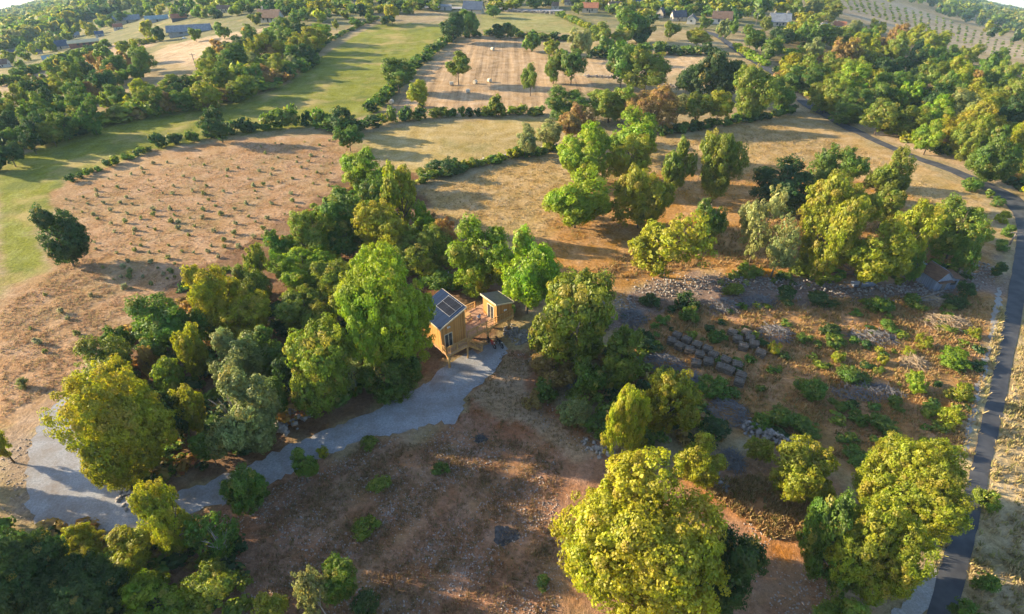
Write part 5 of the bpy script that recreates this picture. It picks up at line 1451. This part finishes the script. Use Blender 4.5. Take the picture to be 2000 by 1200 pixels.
# loose stones and grass as cover
def scatter_stones(name, poly, n, size, seed):
    rg = np.random.default_rng(seed); rr = random.Random(seed)
    cube = np.array([(x, y, z) for x in (-1, 1) for y in (-1, 1) for z in (-1, 1)], float) * .8
    cf = np.array([(0, 1, 3, 2), (4, 6, 7, 5), (0, 4, 5, 1), (2, 3, 7, 6), (0, 2, 6, 4), (1, 5, 7, 3)])
    pw = poly_w(poly); Vs, Fs = [], []; m = 0
    while m < n:
        x, y = rr.uniform(pw[:, 0].min(), pw[:, 0].max()), rr.uniform(pw[:, 1].min(), pw[:, 1].max())
        if not in_poly(x, y, [tuple(q) for q in pw]): continue
        if math.sin(x * .55 + 1) * math.cos(y * .6) + .5 * math.sin(x * .9 - y * 1.1) < rr.uniform(-.5, .6): continue
        s = size * rr.uniform(.3, 1.0) ** 1.6 * 1.4
        C = cube * (1 + rg.uniform(-.3, .3, (8, 3))) * np.array([1, .8, .55]) * s
        a_ = rr.uniform(0, 6.28); ca, sa = math.cos(a_), math.sin(a_)
        Vs.append(np.column_stack([C[:, 0] * ca - C[:, 1] * sa + x, C[:, 0] * sa + C[:, 1] * ca + y, C[:, 2] + s * .2 + .01])); Fs.append(cf + 8 * m); m += 1
    M.setdefault('pebble', noise_mat('pinkish_limestone', (.22, .17, .15), (.41, .35, .315), 3, .9))
    me = np_mesh(name, np.vstack(Vs), np.vstack(Fs), M['pebble'])
    return tag(link(bpy.data.objects.new(name, me)), kind='stuff')
scatter_stones('loose_stones', [(400, 1010), (520, 960), (720, 870), (870, 830), (1000, 870), (1090, 900), (1100, 1260), (480, 1260)], 5200, .07, 31)
scatter_stones('loose_stones', [(1400, 1000), (1560, 1040), (1680, 1100), (1700, 1260), (1440, 1260)], 700, .07, 32)
scatter_stones('loose_stones', [(1000, 690), (1050, 690), (1180, 860), (1160, 900), (1060, 840), (1020, 770)], 320, .07, 33)
scatter_stones('loose_stones', [(0, 860), (60, 850), (50, 1015), (0, 1020)], 160, .06, 34)
def grass_mat():
    m, nt, p = new_mat('dry_grass'); N = nt.nodes
    c = N.new('ShaderNodeAttribute'); c.attribute_name = 'lc'
    d, t = N.new('ShaderNodeBsdfDiffuse'), N.new('ShaderNodeBsdfTranslucent'); mix = N.new('ShaderNodeMixShader'); mix.inputs[0].default_value = .35
    lk(nt, c.outputs['Color'], d.inputs[0]); lk(nt, c.outputs['Color'], t.inputs[0]); lk(nt, d.outputs[0], mix.inputs[1]); lk(nt, t.outputs[0], mix.inputs[2])
    N.remove(p); lk(nt, mix.outputs[0], N['Material Output'].inputs[0])
    return m
M['grass'] = grass_mat()
GV, GC = [], []
def grass(poly, n, h, cols, seed):
    rg = np.random.default_rng(seed); pw = poly_w(poly); lo, hi = pw.min(0), pw.max(0)
    P = rg.uniform(lo, hi, (n * 4, 2)); P = P[sdist(P, pw) > 0]
    P = P[(np.sin(P[:, 0] * .7 + seed) * np.cos(P[:, 1] * .8) + .6 * np.sin(P[:, 0] * 1.7 - P[:, 1] * 1.3)) > rg.uniform(-1.3, .9, len(P))][:n]
    m = len(P); bl = 5
    z = terr(P[:, 0], P[:, 1])
    base = np.repeat(np.column_stack([P, z]), bl, 0) + np.column_stack([rg.normal(0, .10, (m * bl, 2)), np.zeros(m * bl)])
    a = rg.uniform(0, 6.28, m * bl); hh = h * rg.uniform(.5, 1.4, m * bl); w = hh * .16
    dx = np.column_stack([np.cos(a) * w, np.sin(a) * w, np.zeros(m * bl)])
    ln = rg.normal(0, .35, (m * bl, 2)) * hh[:, None]
    tip = base + np.column_stack([ln, hh])
    GV.append(np.stack([base - dx, base + dx, tip + dx * .3, tip - dx * .3], 1).reshape(-1, 3))
    ci = np.array(cols)[rg.integers(len(cols), size=m)] * rg.uniform(.75, 1.25, (m, 1))
    GC.append(np.repeat(np.repeat(ci, bl, 0), 4, 0))
DRY = [(.42, .27, .12), (.36, .22, .09), (.45, .32, .16), (.22, .19, .06)]
STR = [(.46, .37, .20), (.40, .31, .16), (.28, .26, .10)]
grass([(1230, 640), (1290, 600), (1600, 585), (1900, 575), (1940, 600), (1925, 720), (1880, 890), (1560, 900), (1440, 790)], 8000, .3, DRY, 1)
grass([(1360, 945), (1480, 930), (1640, 1000), (1620, 1060), (1500, 1050)], 2200, .35, DRY, 2)
grass([(1838, 1100), (1872, 1000), (1900, 900), (1922, 800), (1946, 700), (1964, 600), (1950, 600), (1930, 700), (1905, 800), (1885, 900), (1850, 1020), (1815, 1120)], 3200, .42, STR, 3)
grass([(1900, 1100), (1940, 900), (1982, 700), (2012, 560), (2160, 560), (2160, 1260), (1860, 1260)], 7000, .38, STR, 4)
grass([(1230, 545), (1400, 520), (1850, 530), (1930, 470), (1900, 420), (1600, 420), (1300, 460), (1130, 540)], 4500, .38, DRY, 5)
grass([(0, 610), (95, 535), (175, 500), (250, 620), (125, 745), (0, 820)], 3000, .18, [(.40, .27, .17), (.36, .22, .13), (.30, .25, .12)], 6)
grass([(120, 385), (480, 280), (690, 280), (560, 440), (380, 550), (240, 620), (110, 510)], 5000, .18, [(.42, .28, .18), (.36, .22, .13), (.30, .25, .12)], 7)
grass([(520, 960), (720, 870), (1000, 860), (1100, 900), (1080, 1240), (480, 1240)], 7000, .2, [(.30, .19, .11), (.34, .22, .12), (.20, .16, .07)], 8)
grass([(700, 290), (820, 380), (960, 330), (1110, 300), (1280, 280), (1500, 240), (1700, 300), (1900, 400), (1600, 420), (1300, 400), (1120, 500), (900, 450)], 6000, .25, [(.38, .27, .13), (.30, .24, .09), (.42, .31, .16)], 9)
grass([(880, 855), (915, 775), (985, 690), (1040, 680), (1080, 780), (1180, 860), (1190, 890), (1000, 880)], 900, .18, [(.26, .17, .08), (.18, .15, .06)], 10)
Vg = np.vstack(GV); Cg = np.vstack(GC)
me = np_mesh('dry_grass', Vg, np.arange(len(Vg)).reshape(-1, 4), M['grass'], {'lc': np.column_stack([Cg, np.ones(len(Cg))])})
tag(link(bpy.data.objects.new('dry_grass', me)), kind='stuff')
# burnt patches
for x, y, s, lb in ((988, 1046, 26, 'black burnt fire patch in the middle of the stony field'), (938, 858, 13, 'small dark ash patch at the top of the stony field')):
    p = at(x, y); rg = random.Random(x); b = MB(); k = s * depth(p) / FPX; n = 22
    for ring, rr in ((0, 0), (1, .6), (2, 1.0)):
        for i in range(n): 
            a = 2 * math.pi * i / n; q = rr * k * (1 + .18 * math.sin(3 * a + x) + rg.uniform(-.08, .08))
            b.v.append((q * math.cos(a), q * .8 * math.sin(a), .10 - .05 * ring + rg.uniform(0, .03)))
    for r_ in range(2):
        for i in range(n): b.f.append((r_ * n + i, r_ * n + (i + 1) % n, (r_ + 1) * n + (i + 1) % n, (r_ + 1) * n + i))
    M.setdefault('ash', noise_mat('ash', (.03, .03, .035), (.10, .095, .10), 3, 1, bump=.05))
    for _ in range(30):
        a = rg.uniform(0, 6.28); q = k * rg.uniform(0, .8); d = rg.uniform(0, 6.28)
        b.bar((q * math.cos(a), q * math.sin(a), .1), (q * math.cos(a) + .5 * math.cos(d), q * math.sin(a) + .5 * math.sin(d), .16), .04)
    tag(b.build('ash_heap', M['ash'], loc=p), lb, 'ash heap')
# ------------------------------------------------------------------ corrugated shack and scrap
M['bluemetal'] = plank_mat('blue_grey_sheet', (.14, .17, .24), (.24, .28, .38), .12, 2, .6)
M['rust'] = noise_mat('rusty_sheet', (.09, .05, .035), (.18, .10, .065), 1.6, .85, stretch=(4, 1, 1))
M['greywood'] = noise_mat('grey_boards', (.12, .10, .09), (.24, .21, .19), 3, .9, stretch=(1, 4, 1))
p = at(1826, 556); zd = depth(p); k = zd / FPX
sh = empty('corrugated_shack', p, 'patched blue-grey corrugated metal shack with rusty roof sheets', 'shack', rz=R(12))
W_, D_, H_ = 26 * k, 20 * k, 34 * k
b = MB(); b.prism([(-W_, -D_), (W_, -D_), (W_, D_), (-W_, D_)], -.05, H_ * .72); b.build('wall', M['bluemetal'], sh)
b = MB(); b.add([(-W_, -D_ + .01, H_ * .722), (W_ * .3, -D_ + .01, H_ * .722), (-W_ * .35, -D_ + .01, H_ * 1.25), (-W_, D_ - .01, H_ * .722), (W_ * .3, D_ - .01, H_ * .722), (-W_ * .35, D_ - .01, H_ * 1.25)],
                [(0, 1, 2), (5, 4, 3), (0, 3, 4, 1)]); b.build('gable', M['bluemetal'], sh)
def slab(nm, q, m, th=.05):
    b = MB(); q = [Vector(a) for a in q]; n = (q[1] - q[0]).cross(q[3] - q[0]).normalized() * th
    b.hexa(q + [a + n for a in q]); return b.build(nm, m, sh)
g = H_
slab('roof', [(-W_ * .35, -D_ * 1.1, g * 1.26), (W_ * .34, -D_ * 1.1, g * .74), (W_ * .34, D_ * 1.1, g * .74), (-W_ * .35, D_ * 1.1, g * 1.26)][::1], M['bluemetal'])
slab('roof', [(-W_ * 1.05, -D_ * 1.1, g * .70), (-W_ * .36, -D_ * 1.1, g * 1.26), (-W_ * .36, D_ * 1.1, g * 1.26), (-W_ * 1.05, D_ * 1.1, g * .70)], M['rust'])
slab('roof', [(W_ * .36, -D_ * 1.2, g * .80), (W_ * 1.3, -D_ * 1.2, g * .66), (W_ * 1.3, D_ * .4, g * .74), (W_ * .36, D_ * .4, g * .88)], M['rust'])
b = MB(); b.box(-W_ * .35, -W_ * .02, -D_ - .06, -D_ - .004, 0, g * .62); b.build('door', M['greywood'], sh)
b = MB(); b.box(W_ * .35, W_ * .8, -D_ - .05, -D_ - .004, g * .3, g * .55); b.build('window', M['glass'], sh)
b = MB(); b.box(-W_ * .9, W_ * .3, -D_ * 1.35, -D_ * 1.02, g * .62, g * .66); b.build('canopy_sheet', M['rust'], sh)
p = at(1775, 545); k = depth(p) / FPX
l2 = empty('timber_lean_to', p, 'open timber lean-to with a pale sheet roof beside the corrugated shack', 'lean-to', rz=R(8))
b = MB(); b.hexa([(-14 * k, -10 * k, 25 * k), (14 * k, -10 * k, 38 * k), (14 * k, 12 * k, 38 * k), (-14 * k, 12 * k, 25 * k), (-14 * k, -10 * k, 25.8 * k), (14 * k, -10 * k, 38.8 * k), (14 * k, 12 * k, 38.8 * k), (-14 * k, 12 * k, 25.8 * k)]); b.build('roof', M['bluemetal'], l2)
for sx, hh in ((-12, 25.5), (12, 37)):
    for sy in (-8, 10):
        b = MB(); b.bar((sx * k, sy * k, -.1), (sx * k, sy * k, hh * k), .14); b.build('post', M['greywood'], l2)
b = MB(); b.box(-11 * k, 11 * k, 9 * k, 9.6 * k, 0, 20 * k); b.build('back_wall', M['greywood'], l2)
p = at(1683, 560); k = depth(p) / FPX
tr = empty('long_trough', p, 'long low blue-grey trough on short legs under the grove', 'trough', rz=R(4))
b = MB(); b.hexa([(-20 * k, -5 * k, 3 * k), (20 * k, -5 * k, 3 * k), (20 * k, 5 * k, 3 * k), (-20 * k, 5 * k, 3 * k), (-22 * k, -7 * k, 9 * k), (22 * k, -7 * k, 9 * k), (22 * k, 7 * k, 9 * k), (-22 * k, 7 * k, 9 * k)]); b.build('basin', M['bluemetal'], tr)
for sx in (-17, 17):
    b = MB(); b.box((sx - 1) * k, (sx + 1) * k, -4 * k, 4 * k, -.05, 2.95 * k); b.build('leg', M['greywood'], tr)
rg = random.Random(6)
for x, y, lb in ((1655, 536, 'rusty scrap planks stacked under the golden-orange oak'), (1692, 537, 'grey scrap planks leaning under the yellow-green tree'), (1822, 588, 'loose grey scrap timber lying below the shack')):
    p = at(x, y); b = MB()
    for i in range(9):
        a = rg.uniform(-.35, .35) if i < 6 else rg.uniform(0, 3); L = rg.uniform(1.0, 2.6); q = Vector((rg.uniform(-.6, .6), rg.uniform(-.6, .6), .1 + i * .07))
        d = Vector((math.cos(a), math.sin(a), rg.uniform(-.05, .12))) * L
        b.bar(q - d, q + d, .2, .05)
    tag(b.build('scrap_timber', M['rust' if x == 1655 else 'greywood'], loc=p), lb, 'timber pile')
# ------------------------------------------------------------------ houses, barns
PAL = {'w': ('plaster_white', (.40, .38, .35), (.50, .48, .44)), 's': ('stone_wall', (.36, .31, .25), (.50, .44, .36)), 'g': ('grey_wall', (.30, .30, .32), (.40, .40, .42)),
       'b': ('blue_roof', (.04, .06, .11), (.07, .10, .16)), 'n': ('brown_roof', (.10, .065, .05), (.17, .11, .085)), 'r': ('red_roof', (.26, .10, .055), (.36, .15, .085)),
       'd': ('dark_roof', (.05, .055, .075), (.09, .095, .125)), 'p': ('pale_roof', (.15, .16, .19), (.26, .28, .31)), 't': ('teal_sheet', (.18, .25, .28), (.28, .36, .38)), 'k': ('rust_wall', (.20, .075, .05), (.28, .11, .07)), 'e': ('cream_roof', (.5, .42, .25), (.6, .5, .32))}
for k_, (n_, c1, c2) in PAL.items(): M['h' + k_] = noise_mat(n_, c1, c2, 1.2, .8)
M['shutter'] = noise_mat('window_dark', (.03, .035, .045), (.06, .065, .075), 1, .3)
def house(px, py, wpx, dm, hm, rise, rz, wall, roof, label, name='village_house', cat='house', chim=1, wins=2, gx=0):
    """gabled building: length spans wpx pixels, dm: depth share, hm: wall height share, rise: roof share (all of the length)"""
    p = at(px, py); k = depth(p) / FPX * .80; L = wpx * k / 2; D = L * dm; H = L * 2 * hm; Rr = L * 2 * rise
    r = empty(name, p, label, cat, 'buildings of the village' if cat == 'house' else None, R(rz))
    b = MB(); b.prism([(-L, -D), (L, -D), (L, D), (-L, D)], -3, H); 
    b.add([(-L, -D, H + .001), (-L, D, H + .001), (-L, 0, H + Rr), (L, -D, H + .001), (L, D, H + .001), (L, 0, H + Rr)], [(0, 2, 1), (3, 4, 5)])
    b.build('wall', M['h' + wall], r)
    e = .08 * L; o = e * Rr / D; th = .04 * L
    b = MB()
    for s in (-1, 1):
        b.hexa([(-L - e, s * (D + e), H - o), (L + e, s * (D + e), H - o), (L + e, 0, H + Rr), (-L - e, 0, H + Rr), (-L - e, s * (D + e), H - o + th), (L + e, s * (D + e), H - o + th), (L + e, 0, H + Rr + th), (-L - e, 0, H + Rr + th)])
    rf = b.build('roof', M['h' + roof], r)
    for c in range(chim):
        x = -L * .6 + c * L * 1.2; b = MB(); b.box(x - .06 * L, x + .06 * L, -.06 * L, .06 * L, H + Rr * .6, H + Rr + .22 * L); b.build('chimney', M['hs'], rf)
    for i in range(wins):
        x = L * (-.6 + 1.2 * (i + .5) / wins); b = MB(); b.box(x - .08 * L, x + .08 * L, -D - .08, -D - .01, H * .35, H * .8); b.build('window', M['shutter'], r)
        x = D * (-.5 + (i + .5) / wins)
    if wins:
        b = MB(); b.box(-L * .07, L * .07, -D - .09, -D - .01, 0, H * .6); b.build('door', M['shutter'], r)
        for sx in (-1, 1):
            b = MB(); b.box(min(sx * (L + .01), sx * (L + .08)), max(sx * (L + .01), sx * (L + .08)), -D * .2, D * .2, H * .5, H * .9); b.build('window', M['shutter'], r)
    return r
H = house
H(6, 132, 30, .75, .33, .3, 20, 'w', 'n', 'white house with a brown roof at the end of the village')
H(120, 96, 34, .6, .26, .3, 34, 'w', 'b', 'white-gabled barn with a blue slate roof', 'barn', 'barn', 0, 1)
H(97, 120, 24, .8, .3, .25, 34, 'w', 't', 'low white shed with a teal sheet roof', 'shed', 'shed', 0, 1)
H(166, 90, 62, .2, .16, .06, 33, 'k', 'e', 'long rust-red barn with a pale roof edge', 'barn', 'barn', 0, 3)
H(76, 106, 18, .7, .35, .3, 30, 's', 'd', 'small stone house with a dark roof between village trees')
H(196, 72, 18, .8, .4, .3, 30, 'g', 'b', 'grey house with a blue roof behind the long rust-red barn')
H(232, 58, 20, .7, .35, .3, 30, 'w', 'r', 'pale house with a red roof by the large grey roof')
H(250, 44, 54, .45, .14, .14, 28, 's', 'p', 'long barn with a large pale grey roof', 'barn', 'barn', 0, 1)
H(308, 42, 48, .3, .14, .12, 28, 'g', 't', 'long shed with a pale teal roof', 'shed', 'shed', 0, 1)
H(352, 40, 34, .5, .22, .2, 20, 'd', 'r', 'dark shed with an orange-red roof', 'shed', 'shed', 0, 1)
H(372, 66, 92, .24, .10, .10, 20, 'g', 'p', 'long ruined grey barn at the top of the far paddock', 'ruined_barn', 'barn', 0, 3)
H(530, 42, 56, .5, .2, .26, -12, 'w', 'n', 'gabled white house with a broad brown roof above the meadow', chim=1, wins=3)
H(556, 14, 26, .6, .3, .3, 0, 's', 'd', 'stone house with a dark roof behind the gabled white house')
H(606, 8, 34, .5, .3, .3, 5, 's', 'p', 'stone house with a pale grey roof above the orchard trees')
H(652, 8, 26, .6, .3, .3, 0, 'w', 'n', 'white house with a brown roof above the orchard trees')
H(925, 26, 46, .6, .24, .32, -14, 's', 'b', 'stone barn with a big blue roof at the lane', 'barn', 'barn', 0, 1)
H(1084, 18, 16, .8, .5, .45, 10, 's', 'n', 'small stone hut with a steep brown roof on the lane')
H(1152, 24, 38, .6, .3, .25, -10, 's', 'r', 'stone house with a red roof on the lane')
H(1170, 8, 44, .5, .28, .2, 0, 'w', 'p', 'long white house behind the red-roofed stone house')
H(1200, 22, 32, .7, .35, .3, 12, 's', 'n', 'pinkish stone house beside the big green tree')
H(1290, 34, 20, .9, .5, .55, 60, 's', 'd', 'house with a steep pinkish gable')
H(1296, 12, 22, .6, .35, .3, 0, 'w', 't', 'small pale blue house high in the village')
H(1324, 40, 34, .6, .28, .35, 10, 's', 'd', 'house with a steep dark roof by the far road')
H(1350, 46, 26, .8, .4, .35, 70, 'w', 'd', 'white gable house below the steep dark roof')
H(1408, 46, 44, .6, .3, .3, -15, 'w', 'n', 'house with a broad brown roof above the umbrella pine')
H(1520, 50, 46, .7, .24, .34, -10, 's', 'p', 'large stone house with a pale hipped roof at the wood edge', chim=2)
H(1540, 54, 22, .7, .3, .3, 60, 'k', 'n', 'reddish house wing beside the large stone house')
H(1638, 56, 26, .6, .3, .3, -20, 's', 'r', 'red-roofed house hidden in the hillside wood')
H(1606, 58, 18, .8, .5, .3, 20, 'w', 'p', 'pale cottage hidden in the hillside wood')
H(1690, 80, 16, .8, .5, .3, 10, 'w', 'r', 'tiny pinkish cottage deep in the hillside wood')
H(870, 20, 30, .4, .3, .1, -4, 'g', 'p', 'low grey wall building beside the stone barn', 'shed', 'shed', 0, 1)
H(440, 24, 30, .5, .3, .2, 8, 's', 'n', 'stone house with a brown roof behind the ruined barn trees')
H(704, 10, 26, .6, .35, .3, 0, 's', 'd', 'dark-roofed stone house at the top of the orchard trees')
H(770, 8, 24, .6, .35, .3, 8, 'w', 'r', 'white house with a red roof above the meadow gardens')
H(1112, 10, 24, .6, .35, .3, -5, 'w', 'd', 'white house with a dark roof between lane and red-roofed house')
H(1240, 14, 26, .6, .35, .3, 10, 's', 'b', 'stone house with a blue roof behind the big green tree')
H(1376, 22, 26, .6, .35, .3, -10, 's', 'n', 'stone house with a brown roof uphill of the umbrella pine')
H(24, 108, 16, .8, .4, .3, 30, 's', 'd', 'little dark-roofed house uphill of the white end house')
H(148, 74, 20, .7, .35, .3, 32, 's', 'p', 'stone house with a pale roof uphill of the long rust-red barn')
# ------------------------------------------------------------------ hay bales, poles, vehicles
M['hay'] = noise_mat('hay', (.42, .36, .28), (.62, .56, .46), 2, .95)
bm_ = None
for i, (x, y, lb) in enumerate(((882, 167, 'pale round bale below the lone tree of the stubble field'), (928, 164, 'pale round bale to the side of the lone tree'), (956, 161, 'pale round bale farthest from the lone tree towards the twin trees'),
                              (914, 182, 'pale round bale lowest in the open stubble field'), (765, 203, 'pale round bale beside the long dark hedge'), (962, 99, 'pale bale alone high in the stubble field'))):
    p = at(x, y)
    if bm_ is None:
        b = MB(); b.tube([(-.75, 0, .78), (-.70, 0, .78), (.70, 0, .78), (.75, 0, .78)], [.70, .78, .78, .70], 16); o = b.build('hay_bale', M['hay']); bm_ = o.data
    else: o = link(bpy.data.objects.new('hay_bale', bm_))
    o.location = p; o.rotation_euler = (0, 0, i * 1.1); o.scale = (.72, .72, .72)
    tag(o, lb, 'hay bale', 'bales in the stubble field')
def pole(px, py, ytop, m, label, cross):
    p = at(px, py); k = depth(p) / FPX; h = (py - ytop) * k * 1.08
    r = empty('utility_pole', p, label, 'pole')
    b = MB(); b.tube([(0, 0, -.2), (0, 0, h)], [.16, .10], 8); b.build('shaft', M[m], r, True)
    b = MB(); b.bar((-.9, 0, h * .93), (.9, 0, h * .93), .12); b.build('crossarm', M[m], r)
pole(387, 146, 110, 'greywood', 'dark wooden utility pole at the lower end of the far paddock', 1)
pole(1223, 105, 84, 'stone', 'pale concrete pole beside the thick strip field hedge', 1)
pole(1476, 50, 30, 'greywood', 'slim utility pole by the umbrella pine', 1)
pole(1972, 478, 452, 'greywood', 'short pole at the inside of the road bend', 1)
def van(px, py, wpx, rz, m, label, cat):
    p = at(px, py); k = depth(p) / FPX; s = wpx * k / 4.4
    r = empty('parked_van' if cat == 'van' else 'parked_car', p, label, cat, None, R(rz)); r.scale = (s, s, s)
    b = MB(); hgt = 1.9 if cat == 'van' else 1.0
    b.hexa([(-2.2, -.9, .3), (2.2, -.9, .3), (2.2, .9, .3), (-2.2, .9, .3), (-2.2, -.88, .95), (2.15, -.88, .85), (2.15, .88, .85), (-2.2, .88, .95)])
    b.hexa([(-2.1, -.88, .952), (1.3, -.88, .9), (1.3, .88, .9), (-2.1, .88, .952), (-1.9, -.75, hgt), (.6, -.75, hgt), (.6, .75, hgt), (-1.9, .75, hgt)] if cat == 'van' else [(-1.9, -.86, .94), (1.0, -.86, .9), (1.0, .86, .9), (-1.9, .86, .94), (-1.4, -.7, 1.5), (.3, -.7, 1.5), (.3, .7, 1.5), (-1.4, .7, 1.5)])
    b.build('body', M[m], r)
    b = MB(); z0, z1 = 1.0, (1.75 if cat == 'van' else 1.42); b.hexa([(.95, -.72, z0), (1.32, -.72, z0 - .05), (1.32, .72, z0 - .05), (.95, .72, z0), (.7, -.66, z1), (.85, -.66, z1), (.85, .66, z1), (.7, .66, z1)]); b.build('windscreen', M['glass'], r)
    for x in (-1.4, 1.4):
        for y in (-.85, .85):
            b = MB(); b.tube([(x, y - .1, .33), (x, y + .1, .33)], .33, 12); b.build('wheel', M['dark'], r)
van(209, 88, 13, 30, 'white', 'white van parked beside the long rust-red barn', 'van')
van(274, 101, 11, 60, 'alu', 'grey van on the lane corner of the far paddock', 'van')
van(267, 113, 11, 60, 'black', 'dark car below the grey van on the lane', 'car')
van(360, 76, 8, 10, 'white', 'white car in front of the long ruined barn', 'car')
# ------------------------------------------------------------------ air: pale haze round camera and scene
mh = bpy.data.materials.new('haze'); mh.use_nodes = True
nt = mh.node_tree; nt.nodes.clear()
out = nt.nodes.new('ShaderNodeOutputMaterial'); pv = nt.nodes.new('ShaderNodeVolumePrincipled')
pv.inputs['Color'].default_value = (.48, .73, 1.0, 1); pv.inputs['Density'].default_value = HAZE; pv.inputs['Anisotropy'].default_value = 0.0
nt.links.new(pv.outputs[0], out.inputs['Volume'])
b = MB(); zb = float(GZ.min()) - 1.0; zt = max(HCAM + 2, 50)
b.box(-3100, 3100, -400, 3400, zb, zt)
tag(b.build('haze', mh), kind='stuff')
cy.volume_step_rate = 4
